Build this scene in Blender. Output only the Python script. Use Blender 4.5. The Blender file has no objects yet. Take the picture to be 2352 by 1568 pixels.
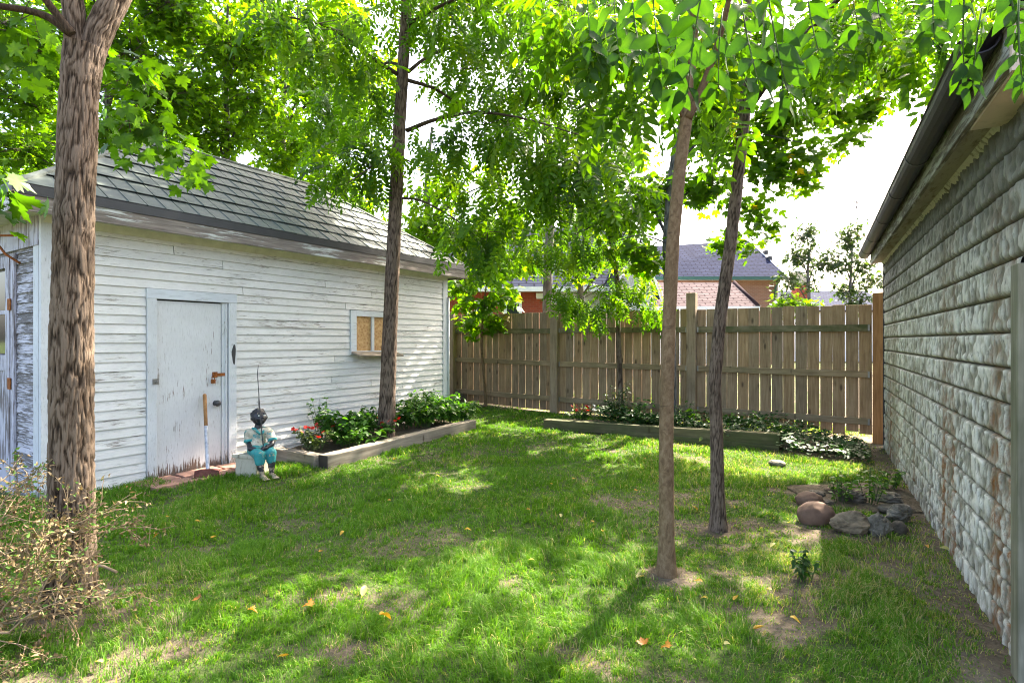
import bpy, bmesh, math, random
import numpy as np
from mathutils import Vector, Matrix

SC = bpy.context.scene
COL = SC.collection
RNG = np.random.default_rng(7)
random.seed(7)

# ------------------------------------------------------------------ camera, sky, sun
CAM_H = 1.35
FPX, CX, CY = 1261.0, 1176.0, 782.0            # calibration on a 2352 x 1568 view of the photograph
cam_d = bpy.data.cameras.new('camera')
cam = bpy.data.objects.new('camera', cam_d)
COL.objects.link(cam)
cam.location = (0, 0, CAM_H)
cam.rotation_euler = (math.radians(90), 0, 0)
cam_d.sensor_width = 36.0
cam_d.lens = 36.0 * FPX / 2352.0
cam_d.shift_y = (CY - 784.0) / 2352.0
cam_d.clip_start = 0.05
cam_d.clip_end = 2000
SC.camera = cam

SUN_AZ, SUN_EL = 40.5, 47.5                     # azimuth from +Y towards +X
world = bpy.data.worlds.new("World")
SC.world = world
world.use_nodes = True
wn = world.node_tree.nodes
wn.clear()
w_out = wn.new('ShaderNodeOutputWorld')
w_bg = wn.new('ShaderNodeBackground')
w_sky = wn.new('ShaderNodeTexSky')
w_sky.sky_type = 'NISHITA'
w_sky.sun_disc = False
w_sky.sun_elevation = math.radians(SUN_EL)
w_sky.sun_rotation = math.radians(SUN_AZ)
w_sky.air_density = 0.9
w_sky.dust_density = 5.0
w_sky.ozone_density = 0.6
w_bg.inputs['Strength'].default_value = 0.15
world.node_tree.links.new(w_sky.outputs[0], w_bg.inputs[0])
world.node_tree.links.new(w_bg.outputs[0], w_out.inputs[0])

sun_d = bpy.data.lights.new('sun', 'SUN')
sun_d.energy = 5.0
sun_d.angle = math.radians(0.5)
sun_d.color = (1.0, 0.93, 0.82)
sun = bpy.data.objects.new('sun', sun_d)
COL.objects.link(sun)
_a, _e = math.radians(SUN_AZ), math.radians(SUN_EL)
SUN_DIR = Vector((math.sin(_a) * math.cos(_e), math.cos(_a) * math.cos(_e), math.sin(_e)))
sun.rotation_euler = (-SUN_DIR).to_track_quat('-Z', 'Y').to_euler()
sun.location = (10, 12, 14)

SC.view_settings.view_transform = 'Standard'
SC.view_settings.look = 'None'
SC.view_settings.gamma = 1.0
SC.view_settings.use_curve_mapping = False
SC.view_settings.exposure = 2.75
SC.view_settings.use_white_balance = True
SC.view_settings.white_balance_temperature = 7050
SC.view_settings.white_balance_tint = 12
SC.render.engine = 'CYCLES'
SC.cycles.max_bounces = 8
SC.cycles.transparent_max_bounces = 8
SC.cycles.use_denoising = True
SC.cycles.use_adaptive_sampling = False
SC.cycles.filter_width = 1.1
SC.cycles.sample_clamp_indirect = 6.0

# ------------------------------------------------------------------ helpers
def P(px, py, d):
    """world point seen at (px, py) of the 2352-wide view, at distance d along +Y"""
    return Vector(((px - CX) / FPX * d, d, CAM_H - (py - CY) / FPX * d))

D2 = Vector((-0.847, 0.532, 0)).normalized()    # along the fence, right to left
F0 = Vector((4.83, 7.30, 0))

def smooth(a, b, x):
    t = np.clip((x - a) / (b - a), 0, 1)
    return t * t * (3 - 2 * t)

def hash3(ix, iy, iz, seed):
    h = (ix * 374761393 + iy * 668265263 + iz * 2147483647 + seed * 1274126177) & 0xFFFFFFFF
    h = ((h ^ (h >> 13)) * 1274126177) & 0xFFFFFFFF
    h = (h ^ (h >> 16)) & 0xFFFFFFFF
    return h.astype(np.float64) / 4294967295.0

def vnoise(x, y, z=None, seed=0):
    x = np.asarray(x, float); y = np.asarray(y, float)
    z = np.zeros_like(x) if z is None else np.asarray(z, float)
    fx, fy, fz = np.floor(x), np.floor(y), np.floor(z)
    ix, iy, iz = fx.astype(np.int64), fy.astype(np.int64), fz.astype(np.int64)
    tx, ty, tz = x - fx, y - fy, z - fz
    tx, ty, tz = tx*tx*(3-2*tx), ty*ty*(3-2*ty), tz*tz*(3-2*tz)
    r = 0
    for dx in (0, 1):
        for dy in (0, 1):
            for dz in (0, 1):
                w = (tx if dx else 1-tx) * (ty if dy else 1-ty) * (tz if dz else 1-tz)
                r = r + w * hash3(ix+dx, iy+dy, iz+dz, seed)
    return r

def fbm(x, y, z=None, seed=0, oct=3):
    r, a, t = 0, 1.0, 0
    for k in range(oct):
        f = 2.0 ** k
        r = r + a * vnoise(np.asarray(x)*f, np.asarray(y)*f, None if z is None else np.asarray(z)*f, seed + k)
        t += a; a *= 0.5
    return r / t

def ground_z(x, y):
    x = np.asarray(x, float); y = np.asarray(y, float)
    s = (x - F0.x) * D2.x + (y - F0.y) * D2.y
    base = 0.0166 * np.clip(s, 0, 9) * smooth(4.5, 10, y)
    bump = (fbm(x*1.1+40, y*1.1+9, None, 5, 2) - 0.5) * 0.05
    return base + bump * smooth(13, 11, y) * smooth(1.0, 2.5, y)

def gz(x, y):
    return float(ground_z(np.array([x]), np.array([y]))[0])

def G(px, py, z=None):
    """ground point under pixel"""
    zz = 0.0
    for _ in range(4):
        d = FPX * (CAM_H - zz) / (py - CY)
        x = (px - CX) / FPX * d
        if z is not None:
            zz = z
        else:
            zz = gz(x, d)
    return Vector((x, d, zz))

def tag(o, label=None, cat=None, group=None, kind=None):
    if label: o['label'] = label
    if cat: o['category'] = cat
    if group: o['group'] = group
    if kind: o['kind'] = kind
    return o

def thing(name, label, cat, loc=(0, 0, 0), rz=0.0, group=None):
    o = bpy.data.objects.new(name, None)
    o.empty_display_size = 0.1
    COL.objects.link(o)
    o.location = loc
    o.rotation_euler = (0, 0, rz)
    return tag(o, label, cat, group)

def link(name, me, parent=None, loc=None, rot=None, scale=None):
    o = bpy.data.objects.new(name, me)
    COL.objects.link(o)
    if parent is not None: o.parent = parent
    if loc is not None: o.location = loc
    if rot is not None: o.rotation_euler = rot
    if scale is not None: o.scale = scale
    return o

def np_mesh(name, verts, faces_list, mat, attrs=None, smooth_shade=False):
    """faces_list: list of (n, k) index arrays; attrs: {name: per-vertex float array}"""
    me = bpy.data.meshes.new(name)
    verts = np.ascontiguousarray(verts, dtype=np.float32)
    me.vertices.add(len(verts))
    me.vertices.foreach_set('co', verts.ravel())
    loops = np.concatenate([f.ravel() for f in faces_list]).astype(np.int32)
    starts, tot, off = [], [], 0
    for f in faces_list:
        n, k = f.shape
        starts.append(off + np.arange(n) * k); tot.append(np.full(n, k)); off += n * k
    me.loops.add(len(loops))
    me.loops.foreach_set('vertex_index', loops)
    me.polygons.add(sum(len(s) for s in starts))
    me.polygons.foreach_set('loop_start', np.concatenate(starts).astype(np.int32))
    me.polygons.foreach_set('loop_total', np.concatenate(tot).astype(np.int32))
    if smooth_shade:
        me.polygons.foreach_set('use_smooth', np.ones(sum(len(s) for s in starts), dtype=bool))
    me.update(calc_edges=True)
    for k, v in (attrs or {}).items():
        a = me.attributes.new(k, 'FLOAT', 'POINT')
        a.data.foreach_set('value', np.ascontiguousarray(v, dtype=np.float32))
    if mat is not None: me.materials.append(mat)
    return me

class MB:
    """collects simple shapes into one mesh"""
    def __init__(s): s.v = []; s.f = []; s.sm = []
    def add(s, vs, fs, sm=False):
        b = len(s.v)
        s.v += [tuple(v) for v in vs]
        for f in fs: s.f.append(tuple(i + b for i in f)); s.sm.append(sm)
        return s
    def box(s, x0, x1, y0, y1, z0, z1, M=None):
        vs = [Vector((x, y, z)) for z in (z0, z1) for y in (y0, y1) for x in (x0, x1)]
        if M is not None: vs = [M @ v for v in vs]
        return s.add(vs, [(0, 2, 3, 1), (4, 5, 7, 6), (0, 1, 5, 4), (1, 3, 7, 5), (3, 2, 6, 7), (2, 0, 4, 6)])
    def prism(s, poly, axis_vec):
        """poly: list of 3D points (closed loop), extruded by axis_vec"""
        n = len(poly); a = Vector(axis_vec)
        vs = [Vector(p) for p in poly] + [Vector(p) + a for p in poly]
        fs = [tuple(range(n))[::-1], tuple(range(n, 2*n))] + [(i, (i+1) % n, n+(i+1) % n, n+i) for i in range(n)]
        return s.add(vs, fs)
    def tube(s, pts, rad, seg=8, cap=True, sm=True):
        pts = [Vector(p) for p in pts]; n = len(pts)
        if not hasattr(rad, '__len__'): rad = [rad] * n
        prev = None; b = len(s.v)
        for i, p in enumerate(pts):
            t = (pts[min(i+1, n-1)] - pts[max(i-1, 0)]).normalized()
            if prev is None:
                ref = Vector((0, 0, 1)) if abs(t.z) < 0.9 else Vector((1, 0, 0))
                a = t.cross(ref).normalized()
            else:
                a = (prev - t * prev.dot(t)).normalized()
            c = t.cross(a); prev = a
            for k in range(seg):
                an = 2 * math.pi * k / seg
                s.v.append(tuple(p + (a * math.cos(an) + c * math.sin(an)) * rad[i]))
        for i in range(n - 1):
            for k in range(seg):
                k2 = (k + 1) % seg
                s.f.append((b+i*seg+k, b+i*seg+k2, b+(i+1)*seg+k2, b+(i+1)*seg+k)); s.sm.append(sm)
        if cap:
            s.f.append(tuple(b+k for k in range(seg))[::-1]); s.sm.append(False)
            s.f.append(tuple(b+(n-1)*seg+k for k in range(seg))); s.sm.append(False)
        return s
    def ball(s, c, r, seg=12, rings=8, M=None):
        c = Vector(c); r = r if hasattr(r, '__len__') else (r, r, r)
        vs = []; fs = []
        for i in range(rings + 1):
            th = math.pi * i / rings
            for k in range(seg):
                ph = 2 * math.pi * k / seg
                v = Vector((r[0]*math.sin(th)*math.cos(ph), r[1]*math.sin(th)*math.sin(ph), r[2]*math.cos(th)))
                if M is not None: v = M @ v
                vs.append(c + v)
        for i in range(rings):
            for k in range(seg):
                k2 = (k+1) % seg
                fs.append((i*seg+k, (i+1)*seg+k, (i+1)*seg+k2, i*seg+k2))
        return s.add(vs, fs, True)
    def mesh(s, name, mat):
        me = bpy.data.meshes.new(name)
        me.from_pydata(s.v, [], s.f)
        me.polygons.foreach_set('use_smooth', s.sm)
        if mat is not None: me.materials.append(mat)
        me.update()
        return me
    def build(s, name, mat, parent=None, bevel=0.0, loc=None, rot=None):
        o = link(name, s.mesh(name, mat), parent, loc, rot)
        if bevel:
            m = o.modifiers.new('bevel', 'BEVEL'); m.width = bevel; m.segments = 2; m.limit_method = 'ANGLE'
        return o

# ------------------------------------------------------------------ materials
class NT:
    def __init__(s, name):
        s.m = bpy.data.materials.new(name); s.m.use_nodes = True
        s.t = s.m.node_tree; s.t.nodes.clear()
        s.out = s.t.nodes.new('ShaderNodeOutputMaterial')
    def n(s, typ, **kw):
        nd = s.t.nodes.new('ShaderNode' + typ)
        for k, v in kw.items():
            if k.startswith('i_'): 
                nd.inputs[k[2:].replace('_', ' ')].default_value = v
            else: setattr(nd, k, v)
        return nd
    def l(s, a, b): s.t.links.new(a, b)
    def coord(s, which='Object', scale=(1, 1, 1), rnd=True):
        tc = s.n('TexCoord')
        mp = s.n('Mapping'); mp.inputs['Scale'].default_value = scale
        if rnd:
            oi = s.n('ObjectInfo')
            cb = s.n('CombineXYZ')
            mu = s.n('Math', operation='MULTIPLY'); mu.inputs[1].default_value = 37.0
            s.l(oi.outputs['Random'], mu.inputs[0])
            s.l(mu.outputs[0], cb.inputs[0]); s.l(mu.outputs[0], cb.inputs[1])
            s.l(mu.outputs[0], cb.inputs[2])
            ad = s.n('VectorMath', operation='ADD')
            s.l(tc.outputs[which], ad.inputs[0]); s.l(cb.outputs[0], ad.inputs[1])
            s.l(ad.outputs[0], mp.inputs['Vector'])
        else:
            s.l(tc.outputs[which], mp.inputs['Vector'])
        return mp.outputs[0]
    def noise(s, vec, scale=5, detail=6, rough=0.6, dist=0.0):
        nd = s.n('TexNoise'); nd.inputs['Scale'].default_value = scale; nd.inputs['Detail'].default_value = detail
        nd.inputs['Roughness'].default_value = rough; nd.inputs['Distortion'].default_value = dist
        if vec is not None: s.l(vec, nd.inputs['Vector'])
        return nd.outputs['Fac']
    def ramp(s, fac, stops, interp='LINEAR'):
        r = s.n('ValToRGB'); r.color_ramp.interpolation = interp
        els = r.color_ramp.elements
        while len(els) < len(stops): els.new(0.5)
        for e, (p, c) in zip(els, stops):
            e.position = p; e.color = (*c, 1) if len(c) == 3 else c
        s.l(fac, r.inputs[0])
        return r.outputs[0]
    def step(s, fac, a, b):
        mr = s.n('MapRange'); mr.inputs['From Min'].default_value = a; mr.inputs['From Max'].default_value = b
        s.l(fac, mr.inputs['Value'])
        return mr.outputs[0]
    def mix(s, fac, a, b, blend='MIX'):
        m = s.n('Mix', data_type='RGBA', blend_type=blend)
        for val, sock in ((fac, m.inputs[0]), (a, m.inputs[6]), (b, m.inputs[7])):
            if isinstance(val, (int, float)): sock.default_value = val
            elif isinstance(val, tuple): sock.default_value = (*val, 1)
            else: s.l(val, sock)
        return m.outputs[2]
    def math(s, op, a, b=None):
        m = s.n('Math', operation=op)
        for val, sock in ((a, m.inputs[0]), (b, m.inputs[1])):
            if val is None: continue
            if isinstance(val, (int, float)): sock.default_value = val
            else: s.l(val, sock)
        return m.outputs[0]
    def rand(s): return s.n('ObjectInfo').outputs['Random']
    def attr(s, name): return s.n('Attribute', attribute_name=name).outputs['Fac']
    def bump(s, h, strength=0.4, dist=0.01):
        b = s.n('Bump'); b.inputs['Strength'].default_value = strength; b.inputs['Distance'].default_value = dist
        s.l(h, b.inputs['Height'])
        return b.outputs[0]
    def principled(s, col, rough=0.7, metal=0.0, spec=0.5, normal=None):
        p = s.n('BsdfPrincipled')
        for val, nm in ((col, 'Base Color'), (rough, 'Roughness'), (metal, 'Metallic')):
            if isinstance(val, (int, float)): p.inputs[nm].default_value = val
            elif isinstance(val, tuple): p.inputs[nm].default_value = (*val, 1)
            else: s.l(val, p.inputs[nm])
        p.inputs['Specular IOR Level'].default_value = spec
        if normal is not None: s.l(normal, p.inputs['Normal'])
        s.l(p.outputs[0], s.out.inputs['Surface'])
        return p

def simple(name, col, rough=0.7, metal=0.0, var=0.12, scale=8.0, bump=0.2, spec=0.4, rnd=True):
    m = NT(name)
    v = m.coord(rnd=rnd)
    n = m.noise(v, scale)
    lo = tuple(c * (1 - var*1.6) for c in col); hi = tuple(min(1, c * (1 + var*1.6)) for c in col)
    c = m.ramp(n, [(0.25, lo), (0.75, hi)])
    m.principled(c, rough, metal, spec, m.bump(m.noise(v, scale*6), bump, 0.004))
    return m.m

def peel_paint(name, grain=(3.2, 30, 46), amt=(0.607, 0.667), white=(0.69, 0.69, 0.675), wood=(0.22, 0.20, 0.175), rnd=True, bottom=None, streak=0.15):
    """old paint flaking along the grain down to grey wood"""
    m = NT(name)
    v = m.coord(scale=grain, rnd=rnd)
    v2 = m.coord(scale=(1, 1, 1), rnd=rnd)
    flake = m.noise(v, 2.4, 9, 0.68, 0.3)
    zone = m.noise(v2, 1.7, 3, 0.5)
    f = m.math('ADD', m.math('MULTIPLY', flake, 0.66), m.math('MULTIPLY', zone, 0.34))
    mask = m.step(f, amt[0] - 0.035, amt[1] - 0.055)
    if bottom is not None:
        tc = m.n('TexCoord'); sx = m.n('SeparateXYZ'); m.l(tc.outputs['Object'], sx.inputs[0])
        low = m.step(sx.outputs[2], bottom, 0.0)
        k = m.math('ADD', m.math('MULTIPLY', low, 0.55), m.math('MULTIPLY', m.math('SUBTRACT', flake, 0.5), 1.3))
        mask = m.math('MAXIMUM', mask, m.step(k, 0.27, 0.36))
    wcol = m.ramp(m.noise(v, 3.0, 6), [(0.3, tuple(c*0.55 for c in wood)), (0.7, tuple(c*1.5 for c in wood))])
    dirt = m.ramp(m.noise(v2, 2.3, 5, 0.65), [(0.35, tuple(c*(1-streak) for c in white)), (0.62, white)])
    tone = m.mix(m.math('MULTIPLY', m.rand(), 0.22), dirt, (white[0]*0.80, white[1]*0.82, white[2]*0.80))
    tone = m.mix(m.step(m.noise(v, 6.0, 4), 0.54, 0.74), tone, (white[0]*0.66, white[1]*0.66, white[2]*0.66))
    c = m.mix(mask, tone, wcol)
    h = m.math('SUBTRACT', 1.0, mask)
    h = m.math('ADD', h, m.math('MULTIPLY', m.noise(v, 5.0, 5), 0.5))
    m.principled(c, m.math('ADD', m.math('MULTIPLY', mask, 0.2), 0.62), 0, 0.3, m.bump(h, 0.55, 0.003))
    return m.m

def wood(name, cols, grain=(26, 26, 1.6), algae=None, rough=0.85, rnd_tint=0.35, knots=True):
    m = NT(name)
    v = m.coord(scale=grain)
    g = m.noise(v, 1.6, 8, 0.6, 0.6)
    c = m.ramp(g, [(0.28, cols[0]), (0.5, cols[1]), (0.72, cols[2])])
    v2 = m.coord()
    c = m.mix(m.math('MULTIPLY', m.step(m.noise(v2, 2.6, 4), 0.45, 0.7), 0.45), c, tuple(x*0.62 for x in cols[0]))
    rr = m.ramp(m.rand(), [(0.0, (0.70, 0.72, 0.76)), (0.35, (0.95, 0.94, 0.92)), (0.7, (1.12, 1.0, 0.86)), (1.0, (1.25, 1.08, 0.88))])
    c = m.mix(rnd_tint*2, c, rr, 'MULTIPLY')
    if knots:
        vk = m.coord(scale=(7, 7, 2.6))
        vo = m.n('TexVoronoi', feature='F1'); vo.inputs['Scale'].default_value = 1.0; m.l(vk, vo.inputs['Vector'])
        kn = m.step(vo.outputs['Distance'], 0.16, 0.07)
        c = m.mix(m.math('MULTIPLY', kn, 0.75), c, (0.05, 0.03, 0.02))
    if algae:
        c = m.mix(m.math('MULTIPLY', m.step(m.noise(v2, 3.1, 4), 0.42, 0.62), algae), c, (0.055, 0.075, 0.022))
    m.principled(c, rough, 0, 0.25, m.bump(g, 0.5, 0.003))
    return m.m

def leaf_mat(name, stops, trans=0.5, rough=0.42, tcol=(1.3, 1.55, 0.35), spec=0.45):
    m = NT(name)
    t = m.attr('tint')
    c = m.ramp(t, stops)
    p = m.n('BsdfPrincipled'); m.l(c, p.inputs['Base Color']); p.inputs['Roughness'].default_value = rough
    p.inputs['Specular IOR Level'].default_value = spec
    tr = m.n('BsdfTranslucent')
    m.l(m.mix(1.0, c, tcol, 'MULTIPLY'), tr.inputs['Color'])
    mx = m.n('MixShader'); mx.inputs[0].default_value = trans
    m.l(p.outputs[0], mx.inputs[1]); m.l(tr.outputs[0], mx.inputs[2]); m.l(mx.outputs[0], m.out.inputs['Surface'])
    return m.m

def bark_mat(name, dark, mid, light, scale=(9, 9, 2.0), bump=0.8, horizontal=False):
    m = NT(name)
    v = m.coord(scale=scale, rnd=False)
    n = m.noise(v, 3.0, 8, 0.68, 0.8)
    h = m.attr('h')
    f = m.math('ADD', m.math('MULTIPLY', n, 0.5), m.math('MULTIPLY', h, 0.5))  # h darkens furrows: bark's own tone plus a little painted crevice shade
    c = m.ramp(f, [(0.34, dark), (0.47, mid), (0.62, light)])
    v2 = m.coord(rnd=False)
    c = m.mix(m.math('MULTIPLY', m.step(m.noise(v2, 2.0, 3), 0.45, 0.7), 0.35), c, tuple(x*0.6 for x in mid))
    if horizontal:
        vh = m.coord(scale=(3, 3, 14), rnd=False)
        c = m.mix(m.step(m.noise(vh, 1.3, 4), 0.62, 0.72), c, tuple(x*0.45 for x in dark))
    m.principled(c, 0.9, 0, 0.2, m.bump(n, bump, 0.006))
    return m.m

GREEN = [(0.0, (0.030, 0.078, 0.009)), (0.35, (0.055, 0.138, 0.010)), (0.7, (0.092, 0.20, 0.014)), (0.93, (0.14, 0.255, 0.018)), (1.0, (0.26, 0.20, 0.02))]
M = {}
M['maple_leaf'] = leaf_mat('maple_leaf', GREEN, 0.62, tcol=(1.7, 1.75, 0.3), spec=0.3)
M['near_leaf'] = leaf_mat('near_leaf', [(0.0, (0.014, 0.050, 0.009)), (0.5, (0.030, 0.095, 0.010)), (0.9, (0.065, 0.16, 0.014)), (1.0, (0.12, 0.21, 0.03))], 0.42, 0.5, (1.35, 1.4, 0.25), 0.18)
M['walnut_leaf'] = leaf_mat('walnut_leaf', [(0.0, (0.024, 0.068, 0.010)), (0.5, (0.055, 0.138, 0.011)), (0.9, (0.095, 0.20, 0.014)), (1.0, (0.18, 0.21, 0.02))], 0.60, tcol=(1.65, 1.75, 0.3), spec=0.3)
M['far_leaf'] = leaf_mat('far_leaf', [(0.0, (0.036, 0.088, 0.012)), (0.6, (0.08, 0.175, 0.014)), (1.0, (0.145, 0.25, 0.020))], 0.66, tcol=(1.7, 1.75, 0.3), spec=0.25)
M['pale_leaf'] = leaf_mat('pale_leaf', [(0.0, (0.03, 0.055, 0.02)), (0.6, (0.05, 0.085, 0.03)), (1.0, (0.085, 0.11, 0.04))], 0.4)
M['garden_leaf'] = leaf_mat('garden_leaf', [(0.0, (0.018, 0.06, 0.012)), (0.5, (0.04, 0.12, 0.018)), (1.0, (0.10, 0.22, 0.02))], 0.45, 0.45, spec=0.3)
M['cover_leaf'] = leaf_mat('cover_leaf', [(0.0, (0.014, 0.045, 0.014)), (0.6, (0.026, 0.08, 0.02)), (1.0, (0.06, 0.13, 0.03))], 0.3, 0.5, spec=0.3)
M['dry_leaf'] = leaf_mat('dry_leaf', [(0.0, (0.13, 0.085, 0.04)), (0.55, (0.25, 0.18, 0.095)), (0.85, (0.30, 0.23, 0.12)), (0.9, (0.07, 0.16, 0.02)), (1.0, (0.10, 0.22, 0.03))], 0.3, 0.7, (1.1, 1.1, 0.8))
M['fallen_leaf'] = leaf_mat('fallen_leaf', [(0.0, (0.20, 0.07, 0.015)), (0.4, (0.42, 0.20, 0.02)), (0.8, (0.55, 0.36, 0.03)), (1.0, (0.42, 0.42, 0.16))], 0.3, 0.5, (1.1, 1.0, 0.5))
M['petal_red'] = leaf_mat('petal_red', [(0.0, (0.55, 0.012, 0.008)), (1.0, (0.80, 0.035, 0.015))], 0.3, 0.5, (1.1, 0.8, 0.8))
M['petal_white'] = leaf_mat('petal_white', [(0.0, (0.7, 0.7, 0.68)), (1.0, (0.8, 0.8, 0.8))], 0.3, 0.5, (1, 1, 1))
M['grass'] = leaf_mat('grass', [(0.0, (0.045, 0.135, 0.012)), (0.45, (0.092, 0.225, 0.016)), (0.78, (0.155, 0.30, 0.025)), (0.86, (0.27, 0.27, 0.10)), (1.0, (0.43, 0.38, 0.22))], 0.42, 0.55, (1.3, 1.35, 0.4), 0.2)
M['bark_rough'] = bark_mat('bark_rough', (0.013, 0.008, 0.005), (0.072, 0.049, 0.032), (0.18, 0.135, 0.10), (34, 34, 5), 1.0)
M['bark_dark'] = bark_mat('bark_dark', (0.02, 0.014, 0.010), (0.075, 0.052, 0.038), (0.17, 0.125, 0.095), (12, 12, 2.4))
M['bark_smooth'] = bark_mat('bark_smooth', (0.065, 0.040, 0.022), (0.155, 0.100, 0.055), (0.25, 0.175, 0.105), (14, 14, 9), 0.3, True)
M['bark_grey'] = bark_mat('bark_grey', (0.03, 0.03, 0.03), (0.085, 0.08, 0.075), (0.16, 0.15, 0.14))
M['twig'] = simple('twig', (0.06, 0.042, 0.03), 0.85)
M['dry_twig'] = simple('dry_twig', (0.25, 0.185, 0.11), 0.85)
M['stem'] = simple('stem', (0.05, 0.09, 0.025), 0.7)
M['siding_paint'] = peel_paint('siding_paint')
M['trim_paint'] = peel_paint('trim_paint', (30, 30, 4), (0.62, 0.68), (0.60, 0.63, 0.66), bottom=0.24)
M['head_paint'] = peel_paint('head_paint', (1.5, 12, 12), (0.63, 0.69), (0.60, 0.65, 0.70))
M['door_paint'] = peel_paint('door_paint', (34, 34, 2.6), (0.62, 0.68), (0.60, 0.62, 0.64), (0.13, 0.085, 0.065), bottom=0.24, streak=0.10)
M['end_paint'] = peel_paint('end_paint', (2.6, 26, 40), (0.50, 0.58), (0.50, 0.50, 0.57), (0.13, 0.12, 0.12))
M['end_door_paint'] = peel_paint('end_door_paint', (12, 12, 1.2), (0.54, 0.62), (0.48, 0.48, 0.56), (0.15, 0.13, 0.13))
M['fascia_paint'] = peel_paint('fascia_paint', (1.0, 10, 14), (0.46, 0.52), (0.55, 0.58, 0.57), (0.19, 0.165, 0.15))
M['soffit_paint'] = simple('soffit_paint', (0.55, 0.56, 0.47), 0.7)
M['tile'] = None
M['dark_metal'] = simple('dark_metal', (0.035, 0.036, 0.04), 0.45, 0.0, 0.1)
M['gutter'] = simple('gutter', (0.022, 0.020, 0.030), 0.5, 0.0, 0.15, spec=0.3)
M['fence_post_green'] = wood('corner_post_wood', ((0.12, 0.115, 0.08), (0.20, 0.19, 0.14), (0.28, 0.265, 0.20)), (20, 20, 1.6), 0.3, rnd_tint=0.0)
M['garage_soffit'] = peel_paint('garage_soffit', (2, 9, 9), (0.56, 0.68), (0.36, 0.31, 0.25), (0.16, 0.12, 0.09), rnd=False, streak=0.3)
M['garage_fascia'] = peel_paint('garage_fascia', (1.5, 14, 14), (0.50, 0.58), (0.42, 0.42, 0.40), (0.16, 0.14, 0.125), rnd=False)
M['lit_soffit'] = peel_paint('lit_soffit', (3, 3, 3), (0.60, 0.70), (0.62, 0.50, 0.42), (0.36, 0.22, 0.14), rnd=False, streak=0.2)  # lighter colour stands in for sunlight on the near end of the eave
M['dark_inside'] = simple('dark_inside', (0.02, 0.02, 0.02), 0.9)
M['fence_board'] = wood('fence_board', ((0.215, 0.145, 0.088), (0.345, 0.245, 0.155), (0.45, 0.335, 0.225)))
M['fence_rail'] = wood('fence_rail', ((0.20, 0.145, 0.088), (0.31, 0.235, 0.15), (0.40, 0.31, 0.21)), (1.6, 26, 26), 0.25, rnd_tint=0.15)
M['fence_rail_mossy'] = wood('fence_rail_mossy', ((0.13, 0.11, 0.06), (0.22, 0.185, 0.11), (0.30, 0.25, 0.16)), (1.6, 26, 26), 0.75, rnd_tint=0.1)
M['fence_post'] = wood('fence_post', ((0.22, 0.16, 0.105), (0.34, 0.255, 0.175), (0.43, 0.335, 0.24)), (22, 22, 1.6), 0.1, rnd_tint=0.12)
M['orange_post'] = wood('orange_post', ((0.20, 0.10, 0.04), (0.30, 0.16, 0.07), (0.38, 0.22, 0.10)), (22, 22, 1.6), rnd_tint=0.05)
M['timber'] = wood('timber', ((0.15, 0.125, 0.10), (0.26, 0.225, 0.185), (0.36, 0.32, 0.265)), (1.2, 18, 18), 0.12, rnd_tint=0.05)
M['timber_mossy'] = wood('timber_mossy', ((0.055, 0.05, 0.03), (0.11, 0.10, 0.055), (0.17, 0.15, 0.085)), (1.2, 18, 18), 0.65, rnd_tint=0.05)
M['timber_end'] = simple('timber_end', (0.045, 0.035, 0.028), 0.95)
M['rust'] = simple('rust', (0.26, 0.085, 0.02), 0.85, 0.3, 0.4, 30)
M['steel'] = simple('steel', (0.28, 0.27, 0.26), 0.4, 0.8)
M['black_knob'] = simple('black_knob', (0.05, 0.05, 0.055), 0.35)
M['handle_wood'] = wood('handle_wood', ((0.20, 0.09, 0.03), (0.30, 0.15, 0.06), (0.38, 0.21, 0.09)), (20, 20, 1.5), rnd_tint=0.0, knots=False)
M['tape'] = simple('tape', (0.40, 0.42, 0.48), 0.45, 0.2, 0.25, 25)
M['axe_head'] = simple('axe_head', (0.16, 0.055, 0.045), 0.6, 0.3, 0.4, 20)
M['paver'] = simple('paver', (0.30, 0.165, 0.125), 0.9, 0, 0.2, 14, 0.5)
M['rock'] = simple('rock', (0.12, 0.102, 0.082), 0.9, 0, 0.4, 12, 1.0, 0.15)
M['rock_brown'] = simple('rock_brown', (0.15, 0.095, 0.07), 0.8, 0, 0.25, 9, 0.5, 0.2)
M['rock_tan'] = simple('rock_tan', (0.19, 0.15, 0.105), 0.9, 0, 0.45, 10, 1.0, 0.15)
M['rock_grey'] = simple('rock_grey', (0.17, 0.155, 0.128), 0.9, 0, 0.45, 14, 1.0, 0.15)
M['concrete'] = peel_paint('concrete', (8, 8, 3), (0.56, 0.66), (0.50, 0.47, 0.37), (0.12, 0.10, 0.075))
M['glass'] = simple('glass', (0.02, 0.025, 0.03), 0.08, 0, 0.05, 3, 0.0, 0.6)

# metal roof tile, osb, garage metal, brick, shingle -------------------------------
m = NT('roof_tile_metal')
v = m.coord(rnd=True)
c = m.ramp(m.noise(v, 3.5, 6), [(0.3, (0.046, 0.066, 0.056)), (0.55, (0.075, 0.096, 0.082)), (0.8, (0.115, 0.125, 0.108))])
c = m.mix(m.math('MULTIPLY', m.rand(), 0.35), c, (0.065, 0.074, 0.08))
m.principled(c, 0.6, 0.0, 0.18, m.bump(m.noise(v, 60), 0.15, 0.002)); M['tile'] = m.m

m = NT('osb')
v = m.coord(rnd=True)
vo = m.n('TexVoronoi'); vo.inputs['Scale'].default_value = 26; m.l(v, vo.inputs['Vector'])
c = m.ramp(m.math('ADD', m.math('MULTIPLY', vo.outputs['Distance'], 0.5), m.math('MULTIPLY', m.noise(v, 40), 0.6)), [(0.25, (0.25, 0.13, 0.055)), (0.5, (0.42, 0.25, 0.11)), (0.8, (0.55, 0.37, 0.18))])
m.principled(c, 0.8, 0, 0.3); M['osb'] = m.m

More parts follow.
